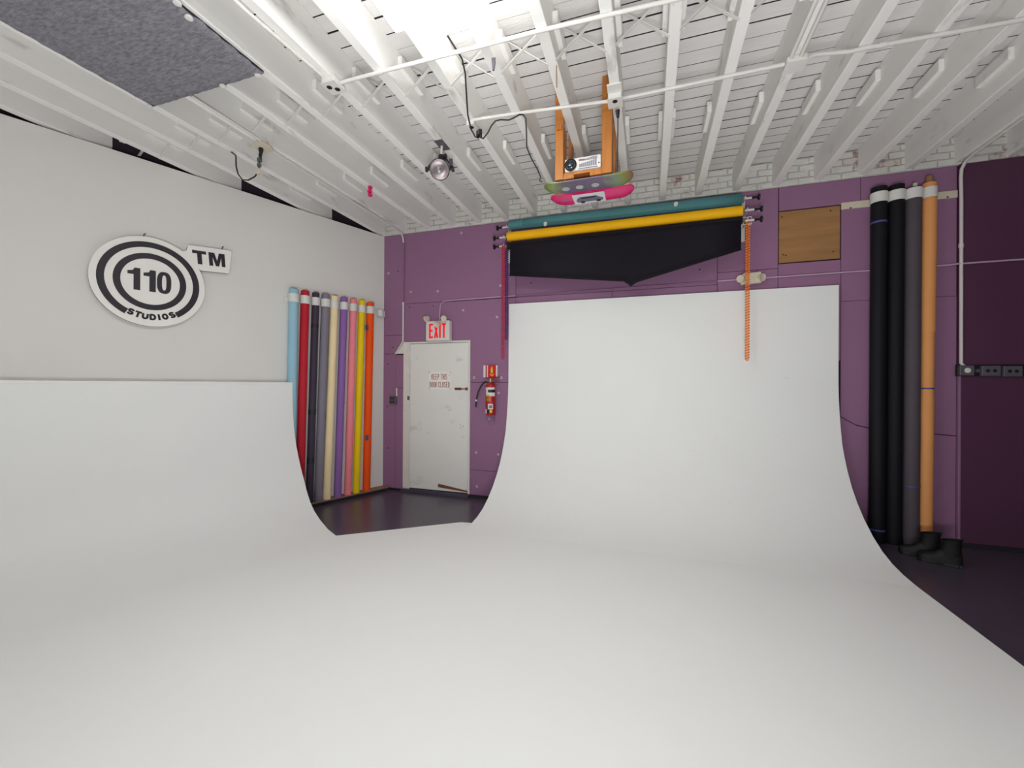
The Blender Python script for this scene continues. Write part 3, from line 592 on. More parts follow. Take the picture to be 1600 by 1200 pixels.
# ------------------------------------------------------------------ boots
def boot(toe, heel, label, hgt):
    toe, heel = Vector((toe[0], toe[1], 0)), Vector((heel[0], heel[1], 0)); d = (heel-toe); Lb = d.length; d.normalize(); w = Vector((-d.y, d.x, 0))
    fr = Frame(toe, d, w, (0, 0, 1)); t = thing('boot', (toe+heel)/2, label, 'boot', None)
    out = [(0.0, 0.0), (0.02, 0.30), (0.10, 0.44), (0.25, 0.50), (0.42, 0.46), (0.58, 0.37), (0.75, 0.36), (0.90, 0.36), (0.98, 0.26), (1.0, 0.0)]
    wd = 0.105
    def outline(sc): return [(u*Lb, v*wd*sc) for u, v in out] + [(u*Lb, -v*wd*sc) for u, v in reversed(out[1:-1])]
    m = MB(); top_fr = Frame(fr.o, fr.x, fr.z, fr.y)
    m.prism(top_fr, outline(1.0), 0.0, 0.026); m.box(fr, (0.72*Lb, 0.985*Lb), (-0.33*wd, 0.33*wd), (0.0, 0.026)); m.build('sole', M['black'], t, bevel=0.004)
    # upper: rings along the foot, then turned up into the shaft
    rings = []
    def sect(u, hw, h0, h1): return [fr(u*Lb, hw*math.cos(a), h0 + (h1-h0)*max(0.0, math.sin(a))**0.75) for a in [math.pi*k/10 for k in range(11)]]
    for u, hw, h in ((0.012, 0.018, 0.045), (0.05, 0.033, 0.068), (0.13, 0.044, 0.080), (0.25, 0.050, 0.088), (0.37, 0.047, 0.102), (0.47, 0.043, 0.125), (0.55, 0.041, 0.150), (0.70, 0.041, 0.155), (0.86, 0.040, 0.150), (0.96, 0.032, 0.125), (0.99, 0.02, 0.10)):
        rings.append(sect(u, hw, 0.024, h))
    m = MB(); m.loft(rings, True, True, False); m.build('upper', M['boot'], t, smooth=True)
    rings = []
    for z, u0, u1, hw in ((0.06, 0.44, 0.985, 0.040), (0.11, 0.475, 0.985, 0.042), (0.16, 0.52, 0.975, 0.042), (0.20, 0.53, 0.985, 0.045), (hgt-0.01, 0.515, 1.0, 0.049), (hgt, 0.515, 1.0, 0.050), (hgt, 0.535, 0.985, 0.045), (hgt-0.03, 0.54, 0.98, 0.043)):
        c_ = (u0+u1)/2; ru = (u1-u0)/2
        rings.append([fr((c_ + ru*math.cos(a))*Lb, hw*math.sin(a), z + (0.012*math.cos(a) if z >= hgt-0.02 else 0)) for a in [2*math.pi*k/16 for k in range(16)]])
    m = MB(); m.loft(rings); m.build('shaft', M['boot'], t, smooth=True)
    m = MB()
    for k in range(5):
        u = 0.36 + 0.045*k; z = 0.103 + 0.021*k; m.tube([fr(u*Lb, -0.03, z-0.006), fr((u-0.015)*Lb, 0, z+0.006), fr(u*Lb, 0.03, z-0.006)], 0.003, 5)
    m.build('laces', M['black'], t)
    m = MB(); m.tube([fr(0.99*Lb, -0.012, hgt-0.02), fr(1.02*Lb, -0.010, hgt+0.025), fr(1.02*Lb, 0.010, hgt+0.025), fr(0.99*Lb, 0.012, hgt-0.02)], 0.004, 5); m.build('pull_loop', M['black'], t)
M['boot'] = pm('boot_black_leather', (9, 8, 10), 0.66, var=0.15, scale=10, bump=0.1, bscale=40)
boot((2.330, 5.045), (2.615, 4.955), 'black ankle boot farther from the camera, beside the tan roll', 0.235)
boot((2.405, 4.895), (2.680, 4.785), 'black ankle boot nearer to the camera on the dark floor', 0.235)

# ------------------------------------------------------------------ black socket strip on the right
p = onB(1495, 571, 0.03); q = onB(1495, 587, 0.03)
st = thing('socket_strip', BACK(3.3, 0.03, 1.74), 'row of dark grey socket boxes on the purple wall at right', 'outlet')
x0 = p.x; zt, zb_ = p.z, q.z
m = MB(); m.box(BACK, (x0-0.012, 4.0), (0.03, 0.038), (zb_-0.005, zt+0.006)); m.build('back_plate', M['black'], st)
for i, (a, b) in enumerate(((0.0, 0.115), (0.17, 0.315), (0.335, 0.475), (0.515, 0.66), (0.70, 0.84))):
    dz = -0.008*i*0.6
    m = MB(); m.box(BACK, (x0+a, x0+b), (0.036, 0.075), (zb_+dz, zt+dz)); h = m.build('socket_box', M['grey'], st, bevel=0.006)
    if i == 0:
        m = MB(); m.lathe(BACK(x0+0.06, 0.074, (zt+zb_)/2), (0, -1, 0), [(0.026, 0), (0.026, 0.003), (0.010, 0.004)], 14); m.build('knockout', M['white'], h)
    else:
        for u in (0.32, 0.68):
            m = MB(); m.lathe(BACK(x0+a+(b-a)*u, 0.074, (zt+zb_)/2+dz), (0, -1, 0), [(0.016, 0), (0.016, 0.003)], 10); m.build('socket', M['black'], h)
m = MB(); m.tube([BACK(x0+0.13, 0.05, zb_+0.05), BACK(x0+0.16, 0.05, zb_+0.05)], 0.02, 8); m.build('connector', M['grey'], st)

# ------------------------------------------------------------------ wall conduits
r = 0.013
pts = [BACK(onB(688, 503).x, 0.03, onB(688, 503).z), BACK(onB(688.5, 482).x, 0.016, onB(688.5, 482).z), BACK(-2.885, 0.016, 2.80), BACK(-2.83, 0.016, 2.828), BACK(-2.75, 0.016, 2.832), BACK(0.9, 0.016, 2.860), BACK(2.90, 0.016, 2.868), BACK(2.97, 0.042, 2.868), BACK(3.05, 0.046, 2.868), BACK(4.2, 0.046, 2.872)]
t = conduit('conduit', pts[:5] + [BACK(-1.75, 0.016, 2.840)], 0.0085, 'thin conduit running along the purple wall from the EXIT sign', 'lilac')
m = MB(); m.tube([BACK(-1.75, 0.016, 2.840), BACK(0.772, 0.016, 2.859)], 0.0085, 8); m.build('purple_pipe', M['purple'], t, smooth=True)
m = MB(); m.tube([BACK(0.772, 0.016, 2.859)] + pts[6:], 0.0085, 8); m.build('pipe', M['lilac'], t, smooth=True)
pts = [Vector((-3.455, 2.316, 3.89)), Vector((-3.46, 2.9, 3.89)), Vector((-3.50, 3.1, 3.885)), Vector((-3.515, 5.25, 3.885)), Vector((-3.527, 5.36, 3.875)), BACK(-3.528, 0.035, 3.83), BACK(-3.528, 0.016, 3.75)]
t = conduit('conduit', pts, 0.012, 'white conduit along a left joist, bending down the purple wall', straps=((Vector((-3.508, 4.2, 3.885)), Vector((0, 1, 0))), (BACK(-3.528, 0.014, 2.83), Vector((0, 0, 1)))))
m = MB(); m.tube([BACK(-3.528, 0.016, 3.75), BACK(-3.528, 0.014, 2.83)], 0.012, 10); m.build('purple_pipe', M['purple'], t, smooth=True)
m = MB(); m.tube([BACK(-3.528, 0.014, 2.83), BACK(-3.528, 0.014, 2.26), BACK(-3.66, 0.014, 2.07)], 0.012, 10); m.build('pipe', M['conduit'], t, smooth=True)
pts = [Vector((3.0, -1.0, 3.885)), Vector((2.99, 5.2, 3.885)), Vector((2.992, 5.33, 3.872)), Vector((2.995, 5.395, 3.82)), Vector((2.996, 5.405, 3.74)), BACK(3.0, 0.04, 3.5), BACK(3.004, 0.04, 1.86), BACK(3.03, 0.05, 1.82)]
conduit('conduit', pts, 0.015, 'white conduit bending off the ceiling down the dark right wall', straps=((BACK(3.0, 0.04, 3.05), Vector((0, 0, 1))),))

# ------------------------------------------------------------------ ceiling conduits and boxes
ZQ = ZJ - 0.015
def cz(px, py, z=ZQ): return onZ(px, py, z)
conduit('conduit', [Vector((-2.215, 2.56, ZQ)), Vector((-1.8, 2.56, ZQ)), Vector((-0.66, 2.575, ZQ)), Vector((0.15, 2.61, ZQ)), Vector((1.3, 2.62, ZQ))], 0.0135, 'upper white conduit crossing under the joists near the lamp', straps=((Vector((-1.87, 2.56, ZQ)), Vector((1, 0, 0))),))
conduit('conduit', [Vector((-1.44, 3.27, ZQ)), Vector((-1.0, 3.31, ZQ)), Vector((-0.31, 3.385, ZQ))], 0.0135, 'white conduit stretch left of the projector outlet box')
conduit('conduit', [Vector((-0.21, 3.385, ZQ)), Vector((0.9, 3.372, ZQ))], 0.0135, 'white conduit stretch between the projector outlet and square junction box')
conduit('conduit', [Vector((1.03, 3.37, ZQ+0.01)), Vector((1.08, 3.37, ZQ+0.022)), Vector((1.18, 3.372, ZQ+0.012)), Vector((1.28, 3.375, ZQ-0.002)), Vector((1.38, 3.375, ZQ)), Vector((4.2, 3.50, ZQ))], 0.0145, 'white conduit running right from the square junction box', straps=((Vector((1.46, 3.378, ZQ)), Vector((1, 0, 0))),))
conduit('conduit', [Vector((0.925, -1.0, ZQ)), Vector((0.925, 3.32, ZQ))], 0.0135, 'left one of two parallel white conduits meeting the junction box')
conduit('conduit', [Vector((0.985, -1.0, ZQ)), Vector((0.985, 3.32, ZQ))], 0.0135, 'right one of two parallel white conduits meeting the junction box')
conduit('conduit', [Vector((1.30, -1.0, 4.02)), Vector((1.30, 2.98, 4.02)), Vector((1.295, 3.02, 4.03))], 0.014, 'white conduit stub ending on a joist side right of the pair', straps=((Vector((1.30, 2.93, 4.02)), Vector((0, 1, 0))),))
conduit('conduit', [Vector((-2.352, -1.0, ZQ)), Vector((-2.345, 1.9, ZQ)), Vector((-2.30, 2.46, ZQ))], 0.012, 'white conduit along a joist down to the double outlet box', straps=((Vector((-2.318, 2.25, ZQ)), Vector((0, 1, 0))),))
def cbox(name, c, sx, sy, h, label, cat, sockets=(), mat='white'):
    t = thing(name, Vector(c) - Vector((0, 0, h)), label, cat); c = Vector(c)
    m = MB(); m.box(WORLD, (c.x-sx/2, c.x+sx/2), (c.y-sy/2, c.y+sy/2), (c.z-h, c.z)); m.build('box', M[mat], t, bevel=0.008)
    m = MB(); m.box(WORLD, (c.x-sx/2-0.005, c.x+sx/2+0.005), (c.y-sy/2-0.005, c.y+sy/2+0.005), (c.z-h-0.004, c.z-h)); m.build('cover', M[mat], t, bevel=0.006)
    for (u, v) in sockets:
        m = MB(); m.lathe(Vector((c.x+u, c.y+v, c.z-h-0.003)), (0, 0, -1), [(0.020, 0), (0.020, 0.003)], 12); m.build('socket', M['black'], t)
    return t
cbox('outlet_box', (-2.275, 2.545, ZJ), 0.115, 0.125, 0.05, 'white double outlet box at the left end of the upper conduit', 'outlet', ((-0.022, -0.015), (0.022, 0.02)))
cbox('outlet_box', (-0.262, 3.365, ZJ), 0.105, 0.115, 0.05, 'white outlet box on the joist above the projector', 'outlet', ((0.0, -0.022),))
m = MB(); m.box(WORLD, (-0.315, -0.205), (3.21, 3.31), (ZJ-0.012, ZJ)); tag(m.build('cover_plate', M['white'], bevel=0.003), 'blank white plate beside the outlet above the projector', 'plate')
cbox('junction_box', (0.965, 3.375, ZJ), 0.125, 0.115, 0.045, 'blank white square junction box where four conduits meet', 'junction box')
cbox('outlet_box', (-1.475, 3.35, ZJ), 0.075, 0.15, 0.045, 'small white outlet box with black plugs on a joist', 'outlet', ((0.0, -0.04),))
ro = thing('ceiling_outlet', (-3.515, 3.0, ZJ-0.07), 'cream round ceiling outlet with a plug, beside the carpet panel', 'outlet')
m = MB(); m.lathe(Vector((-3.505, 3.0, ZJ+0.01)), (0, 0, -1), [(0.05, 0), (0.055, 0.03), (0.085, 0.045), (0.085, 0.055), (0.03, 0.062)], 20); m.build('plate', M['cream'], ro, smooth=True)
m = MB(); m.lathe(Vector((-3.515, 2.99, ZJ-0.05)), (0, 0, -1), [(0.02, 0), (0.022, 0.02), (0.010, 0.07), (0.006, 0.11)], 10); m.build('plug', M['black'], ro, smooth=True)
# hanging cord under the round outlet
def depth_pt(px, py, ref): d = ray(px, py); return d*(ref.y/d.y) + Vector((0, 0, EYE))
rf = Vector((-3.515, 2.99, 0))
cp = [depth_pt(405, 240, rf), depth_pt(405.5, 250, rf), depth_pt(405, 258, rf), depth_pt(404, 268, rf), depth_pt(398, 276, rf), depth_pt(388, 281.5, rf), depth_pt(379, 281, rf), depth_pt(372, 272, rf), depth_pt(369, 260, rf), depth_pt(368.5, 243, rf), depth_pt(368.5, 235, rf) + Vector((-0.15, 0.05, 0.05))]
ct = thing('power_cord', cp[5], 'short looped black cord with taped connectors near the carpet panel', 'cord')
m = MB(); m.tube(cp, 0.0065, 8); m.build('cable', M['black'], ct, smooth=True)
for i, (k, s) in enumerate(((1, 0.018), (2, 0.016), (3, 0.022))):
    m = MB(); m.box(Frame(cp[k], (1, 0, 0), (0, 1, 0), (0, 0, 1)), (-s, s), (-s*.8, s*.8), (-s*1.1, s*1.1)); m.build('connector', M['cream'] if i == 2 else M['grey'], ct, bevel=0.004)
# long black cord from the lamp to the small outlet
a3 = Vector((-1.40, 2.45, 0))
cd = [onY(709, 66, 2.62), onY(716, 78, 2.68), onY(722, 92, 2.75), onY(727, 115, 2.85), onY(729, 150, 3.0), onY(731, 180, 3.15), onY(736, 202, 3.3), onY(743, 214.5, 3.33), onY(746.5, 214, 3.34), onY(748, 206, 3.36)]
cd = [cd[0] + Vector((-0.05, 0.0, 0.06))] + cd[2:]
ct = thing('power_cord', cd[6], 'black cord dropping from the lamp to the small outlet box', 'cord')
m = MB(); m.tube(cd, 0.0065, 8); m.build('cable', M['black'], ct, smooth=True)
m = MB(); m.tube([cd[8], cd[8] + Vector((-0.01, 0, -0.05))], [0.022, 0.014], 8); m.build('plug', M['black'], ct)
cd2 = [onY(750, 207, 3.36), onY(750.5, 214, 3.33), onY(755, 216.5, 3.3), onY(762, 208, 3.28), onY(768, 196, 3.27), onY(774, 189, 3.27), onY(782, 187, 3.27), onY(795, 187.5, 3.27), onY(803, 184, 3.27), onY(812, 179, 3.28), onY(818, 179.5, 3.30), onY(821.5, 185, 3.32), onY(822.5, 205, 3.36), onY(823, 230, 3.42), onY(830, 247, 3.46), onY(840, 265, 3.5), onY(845, 277, 3.52), onY(843, 282, 3.53), onY(847, 284.5, 3.54)]
ct = thing('power_cord', cd2[-1], 'black cord looping over the conduit down to the green skateboard', 'cord')
m = MB(); m.tube(cd2, 0.006, 8); m.build('cable', M['black'], ct, smooth=True)
m = MB(); m.tube([cd2[0] + Vector((0, 0, 0.02)), cd2[0] + Vector((0.008, 0, -0.045))], [0.020, 0.012], 8); m.build('plug', M['black'], ct)
# dark connector hanging from a joist near the lamp
h0 = Vector((-1.045, 2.72, 0))
q = [depth_pt(770, 62, h0), depth_pt(771, 74, h0), depth_pt(771, 86, h0), depth_pt(771.5, 98, h0), depth_pt(771, 110, h0)]
ct = thing('hanging_connector', q[4], 'dark cord connector dangling from a joist right of the lamp', 'cord')
m = MB(); m.tube(q[:3], 0.006, 6); m.build('cable', M['grey'], ct); m = MB(); m.tube([q[2], q[2]*0.6+q[3]*0.4, q[3], q[4]], [0.008, 0.016, 0.014, 0.008], 8); m.build('plug', M['grey'], ct, smooth=True)
# projector lead
q = [onY(965, 172, 3.35), onY(965.5, 184, 3.36), onY(965, 230, 3.42), onY(964.5, 268, 3.48)]
ct = thing('power_cord', q[-1], 'thin dark lead from the outlet box down beside the wooden mount', 'cord')
m = MB(); m.tube(q, 0.004, 6); m.build('cable', M['black'], ct); m = MB(); m.tube([q[0], q[1]], [0.018, 0.010], 8); m.build('plug', M['black'], ct)
q = [onY(869.5, 102, 2.9), onY(870, 137, 2.98)]
m = MB(); m.tube(q, 0.004, 6); tag(m.build('hanging_hook', M['cardboard']), 'thin brown hook rod hanging from the joist above the projector', 'hook')
# pink tinsel
q = onZ(578, 290, ZJ); tn = thing('pink_tinsel', q - Vector((0, 0, 0.12)), 'small pink ornament hanging from a joist at left', 'ornament')
for i in range(3):
    m = MB(); c = q + Vector((0.004*(-1)**i, 0, -0.025-0.043*i)); m.lathe(c + Vector((0, 0, 0.02)), (0, 0, -1), [(0.008, 0), (0.026, 0.008), (0.026, 0.03), (0.008, 0.04)], 9); m.build('bead', M['pink'], tn)
# carpet panel under the joists, top left
cpn = thing('carpet_panel', (-3.28, 1.0, 3.86), 'fuzzy dark grey carpet panel screwed under the joists at upper left', 'panel')
m = MB(); nx, ny = 40, 80; X0_, X1_, Y0_, Y1_ = -3.885, -2.685, -0.2, 2.31
rg = random.Random(5)
grid = [[Vector((X0_+(X1_-X0_)*i/nx + (rg.uniform(-.006, .006) if i in (0, nx) else 0), Y0_+(Y1_-Y0_)*j/ny, 3.874 + rg.uniform(-.004, .004) + (0.014 if i in (0, nx) or j in (0, ny) else 0))) for j in range(ny+1)] for i in range(nx+1)]
m.loft(grid, False, False, False); m.build('pile', M['carpet'], cpn, smooth=True)
m = MB(); m.box(WORLD, (X0_+0.004, X1_-0.004), (Y0_, Y1_-0.004), (3.888, ZJ)); m.build('backing', M['seam'], cpn)
for (px, py) in ((295, 29), (403, 119), (348, 135.5), (234, 167.5), (277, 6), (170, 120)):
    c = onZ(px, py, 3.866); 
    if px == 170: continue
    m = MB(); m.lathe(c + Vector((0, 0, 0.01)), (0, 0, -1), [(0.022, 0), (0.022, 0.010), (0.010, 0.013)], 14); m.build('washer', M['white'], cpn)
# ------------------------------------------------------------------ LED ceiling panel (the light source in view)
lp = thing('led_panel', (-1.16, 1.55, 3.735), 'bright rectangular white LED panel lamp at the top of the picture', 'lamp')
x0, x1, y0, y1 = -1.465, -0.855, 0.94, 2.155
m = MB(); m.box(WORLD, (x0, x1), (y0, y1), (3.735, 3.845)); m.build('diffuser', M['led'], lp, bevel=0.012)
for xx in (x0-0.004, x1-0.010):
    m = MB(); m.box(WORLD, (xx, xx+0.014), (y0-0.006, y1+0.006), (3.842, 3.852)); m.build('frame', M['white'], lp)
for (xx, yy) in ((x0+0.12, y0+0.2), (x1-0.12, y0+0.2), (x0+0.12, y1-0.2), (x1-0.12, y1-0.2)):
    m = MB(); m.tube([Vector((xx, yy, 3.84)), Vector((xx, yy, ZJ+0.0))], 0.006, 6); m.build('hanger', M['white'], lp)
# ------------------------------------------------------------------ spotlight
sp = thing('spotlight', (-1.897, 3.55, 3.55), 'black reflector spotlight with silver bowl hanging from a joist', 'spotlight')
m = MB(); m.box(WORLD, (-1.885-0.042, -1.885+0.042), (3.46, 3.63), (ZJ-0.006, ZJ)); m.build('mount_plate', M['grey'], sp)
c = Vector((-1.90, 3.53, 3.665)); dirv = Vector((0.24, -0.80, -0.55)).normalized()
m = MB(); m.tube([Vector((-1.893, 3.553, ZJ)), Vector((-1.897, 3.553, 3.79))], 0.011, 8); m.build('stem', M['conduit'], sp)
m = MB(); m.lathe(c - dirv*0.075, dirv, [(0.02, -0.03), (0.05, 0.0), (0.075, 0.03), (0.092, 0.075), (0.096, 0.085), (0.096, 0.092), (0.088, 0.090)], 24, 0, True, False); m.build('shell', M['black'], sp, smooth=True)
M['reflector'] = pm('silver_reflector', (206, 198, 200), 0.28, 0.85, var=0.05, scale=15)
m = MB(); m.lathe(c - dirv*0.06, dirv, [(0.012, 0), (0.045, 0.012), (0.072, 0.04), (0.089, 0.074)], 24, 0, True, False); m.build('bowl', M['reflector'], sp, smooth=True)
m = MB(); m.tube([c - dirv*0.045, c + dirv*0.004], 0.010, 8); m.build('bulb', M['grey'], sp, smooth=True)
m = MB(); m.tube([Vector((-1.897, 3.553, 3.805)), Vector((-1.897, 3.545, 3.745))], [0.028, 0.032], 10); m.tube([Vector((-1.897, 3.55, 3.78)), Vector((-1.855, 3.54, 3.785))], 0.016, 8); m.lathe(Vector((-1.852, 3.54, 3.785)), (1, 0, 0.1), [(0.022, 0), (0.022, 0.015)], 10); m.build('clamp', M['black'], sp)
sd = dirv.cross(Vector((0, 0, 1))).normalized()
m = MB(); m.tube([c + sd*0.105 - dirv*0.01, c + sd*0.105 + Vector((0, 0, 0.03)), c + sd*0.06 + Vector((0, 0.02, 0.10)), c - sd*0.06 + Vector((0, 0.02, 0.10)), c - sd*0.105 + Vector((0, 0, 0.03)), c - sd*0.105 - dirv*0.01], 0.009, 6)
for s_ in (-1, 1): m.lathe(c + sd*s_*0.095, sd*s_, [(0.012, 0), (0.012, 0.02), (0.024, 0.02), (0.024, 0.042)], 10)
m.build('yoke', M['black'], sp)
m = MB(); m.box(Frame(c - sd*0.10 + Vector((0, 0.01, 0.05)), sd, dirv, dirv.cross(sd)), (-0.02, 0.012), (-0.01, 0.02), (-0.05, 0.05)); m.build('barn_door', M['black'], sp)

# ------------------------------------------------------------------ projector, wooden mount, skateboards
mt = thing('projector_mount', (-0.53, 3.75, 3.376), 'orange wooden frame hanging from the joists under the projector', 'shelf')
ZB = 3.378
for (xa, xb) in ((-0.775, -0.7035), (-0.378, -0.2975)):
    m = MB(); m.box(WORLD, (xa, xb), (3.50, 3.56), (ZB, ZD-0.003)); m.build('post', M['wood'], mt, bevel=0.003, seg=1)
    m = MB(); m.box(WORLD, (xb-0.035, xb), (3.56, 3.66), (ZB+0.03, 3.86)); m.build('post', M['wood'], mt, bevel=0.003, seg=1)
    m = MB(); m.box(WORLD, (xb-0.03, xb), (3.90, 4.02), (ZB, ZD-0.003)); m.build('post', M['wood'], mt, bevel=0.003, seg=1)
m = MB(); m.box(WORLD, (-0.760, -0.715), (3.482, 3.499), (3.80, 3.85)); m.build('block', M['wood'], mt)
for (ya, yb) in ((3.515, 3.64), (3.66, 3.80), (3.82, 3.96)):
    m = MB(); m.box(WORLD, (-0.702, -0.379), (ya, yb), (ZB+0.034, ZB+0.056)); m.build('shelf_plank', M['wood'], mt)
for (xa, xb) in ((-0.702, -0.612), (-0.478, -0.379)):
    m = MB(); m.box(WORLD, (xa, xb), (3.505, 4.0), (ZB, ZB+0.034)); m.build('bearer', M['wood'], mt, bevel=0.002, seg=1)
pj = thing('projector', (-0.535, 3.6, ZB+0.056), 'white video projector with round black lens on the wooden mount', 'projector')
x0, x1, z0, z1, yf = -0.690, -0.385, ZB+0.058, ZB+0.165, 3.500
m = MB(); m.box(WORLD, (x0, x1), (yf, yf+0.23), (z0, z1)); m.build('body', M['white'], pj, bevel=0.010, seg=3)
PJ = Frame((x0, yf, z0), (1, 0, 0), (0, -1, 0), (0, 0, 1)); W_ = x1-x0; H_ = z1-z0
m = MB(); m.lathe(PJ(0.052, -0.02, 0.05), (0, -1, 0), [(0.050, 0), (0.050, 0.035), (0.044, 0.042), (0.040, 0.034)], 24); ln_ = m.build('lens_barrel', M['black'], pj, smooth=True)
M['glass'] = pm('lens_glass', (22, 30, 48), 0.08, var=0.02, spec=0.8)
m = MB(); m.lathe(PJ(0.052, 0.006, 0.05), (0, -1, 0), [(0.040, 0), (0.030, 0.012), (0.012, 0.017)], 24); m.build('lens_glass', M['glass'], ln_, smooth=True)
M['vent'] = pm('vent_grey', (112, 108, 132), 0.6)
for i in range(9):
    u = 0.125 + i*0.0165; hh = 0.028 + i*0.0028
    m = MB(); m.box(PJ, (u, u+0.011), (-0.004, 0.0015), (0.020, 0.020+hh)); m.build('vent_slot', M['vent'], pj)
for i in range(4):
    m = MB(); m.box(PJ, (0.125 + i*0.03, 0.275), (-0.004, 0.0015), (0.073 + i*0.006, 0.076 + i*0.006)); m.build('vent_slot', M['vent'], pj)
m = MB(); m.box(PJ, (0.115, 0.275), (-0.004, 0.0015), (0.006, 0.012)); m.build('vent_slot', M['vent'], pj)
m = MB(); m.box(PJ, (0.118, 0.175), (-0.004, 0.002), (0.078, 0.087)); m.build('brand_mark', M['brownred'], pj)
m = MB(); m.lathe(PJ(0.288, -0.004, 0.036), (0, -1, 0), [(0.006, 0), (0.006, 0.006)], 10); m.build('sensor', M['black'], pj)
def deckmat(name, stops):
    m = bpy.data.materials.new(name); m.use_nodes = True; nt = m.node_tree; N = nt.nodes; K = nt.links; b = N['Principled BSDF']; b.inputs['Roughness'].default_value = 0.4
    tc = N.new('ShaderNodeTexCoord'); sx = N.new('ShaderNodeSeparateXYZ'); K.new(tc.outputs['Generated'], sx.inputs[0])
    rp = N.new('ShaderNodeValToRGB'); cr = rp.color_ramp
    cr.elements[0].position = stops[0][0]; cr.elements[0].color = lin(stops[0][1]); cr.elements[1].position = stops[-1][0]; cr.elements[1].color = lin(stops[-1][1])
    for p_, c_ in stops[1:-1]: e = cr.elements.new(p_); e.color = lin(c_)
    nz = N.new('ShaderNodeTexNoise'); nz.inputs['Scale'].default_value = 9; nz.inputs['Detail'].default_value = 6; K.new(tc.outputs['Object'], nz.inputs['Vector'])
    ad = N.new('ShaderNodeMath'); ad.operation = 'MULTIPLY_ADD'; ad.inputs[1].default_value = 0.25; K.new(nz.outputs['Fac'], ad.inputs[0]); K.new(sx.outputs['X'], ad.inputs[2])
    sb = N.new('ShaderNodeMath'); sb.operation = 'SUBTRACT'; sb.inputs[1].default_value = 0.125; K.new(ad.outputs[0], sb.inputs[0]); K.new(sb.outputs[0], rp.inputs[0])
    mx = N.new('ShaderNodeMix'); mx.data_type = 'RGBA'; mx.blend_type = 'MULTIPLY'; mx.inputs[0].default_value = 0.35; K.new(rp.outputs[0], mx.inputs[6]); K.new(nz.outputs['Color'], mx.inputs[7])
    K.new(mx.outputs[2], b.inputs['Base Color']); return m
M['deck_green'] = deckmat('deck_green_violet', [(0.0, (120, 140, 60)), (0.12, (150, 165, 110)), (0.24, (110, 110, 112)), (0.32, (112, 92, 122)), (0.70, (116, 98, 126)), (0.80, (130, 150, 120)), (0.90, (136, 150, 70)), (1.0, (150, 110, 70))])
def skateboard(y0, y1, z, x0, x1, mat, label, nose=0.05):
    t = thing('skateboard', ((x0+x1)/2, (y0+y1)/2, z), label, 'skateboard')
    n = 36; k = 8; yc = (y0+y1)/2; hw = (y1-y0)/2; Lx = x1-x0; rr_ = hw*0.95; top, botm = [], []
    def half(u):
        d = min(u, 1-u)*Lx
        return hw if d >= rr_ else hw*math.sqrt(max(0.0, 1-((rr_-d)/rr_)**2))
    def lift(u):
        d = min(u, 1-u)*Lx; q = max(0.0, 0.16-d)/0.16; return nose*q*q
    us = [0.5 - 0.5*math.cos(math.pi*i/n) for i in range(n+1)]
    rings = []
    for u in us:
        h = max(half(u), 0.004); x = x0+u*Lx; zl = z + lift(u)
        lo = [Vector((x, yc - h + 2*h*j/k, zl + 0.008*abs(2*j/k-1)**2)) for j in range(k+1)]
        up = [Vector((x, yc + h - 2*h*j/k, zl + 0.008*abs(1-2*j/k)**2 + 0.011)) for j in range(k+1)]
        rings.append(lo + up)
    m = MB(); m.loft(rings); d = m.build('deck', mat, t, smooth=True)
    return t, yc, z
sk, yc, zz = skateboard(3.505, 3.725, 3.345, -0.895, -0.130, M['deck_green'], 'green and violet skateboard with three round logos under the projector', 0.03)
for i, xc in enumerate((-0.700, -0.580, -0.445)):
    m = MB()
    for (ro_, ri_) in ((0.032, 0.026), (0.021, 0.015), (0.008, 0.0005)):
        m.lathe(Vector((xc, yc, zz-0.0015)), (0, 0, -1), [(ri_, 0.0), (ri_, 0.001), (ro_, 0.001), (ro_, 0.0)], 24, 0, False, False)
    m.build('ring_logo', M['printwhite'], sk)
sk2, yc, zz = skateboard(3.745, 3.965, 3.345, -0.890, -0.130, M['pink'], 'hot pink skateboard with a white car picture behind the green one', 0.03)
m = MB(); m.box(WORLD, (-0.675, -0.385), (yc-0.098, yc+0.098), (zz-0.0015, zz+0.0006)); pic = m.build('picture', M['printwhite'], sk2)
m = MB(); cf = Frame((-0.675, yc, zz-0.0035), (1, 0, 0), (0, 0, 1), (0, -1, 0))
m.prism(cf, [(0.03, -0.06), (0.265, -0.06), (0.27, -0.015), (0.24, 0.005), (0.215, 0.045), (0.06, 0.045), (0.035, 0.01), (0.025, -0.02)], 0.0, 0.0015); m.build('car_print', M['vent'], pic)
m = MB()
for u in (0.08, 0.225): m.lathe(cf(u, -0.001, -0.06), (0, 0, -1), [(0.022, 0), (0.022, 0.001)], 14)
m.prism(cf, [(0.07, 0.012), (0.21, 0.012), (0.20, 0.036), (0.075, 0.036)], -0.0012, 0.0); m.build('car_print_dark', M['signblack'], pic)
m = MB(); m.box(WORLD, (-0.77, -0.72), (yc-0.03, yc-0.005), (zz-0.0012, zz+0.002)); m.build('sticker', M['purple'], sk2)

# ------------------------------------------------------------------ round wall sign
SG = Frame(LEFT(2.754, 0.030, 2.64), -LD, LN, (0, 0, 1))
ws = thing('wall_sign', LEFT(2.754, 0.018, 2.19), 'round white and black 110 STUDIOS sign with TM tab on the left wall', 'sign')
RD = 0.452; ang0 = math.degrees(math.atan2(0.225, 0.40)); 
pts = []
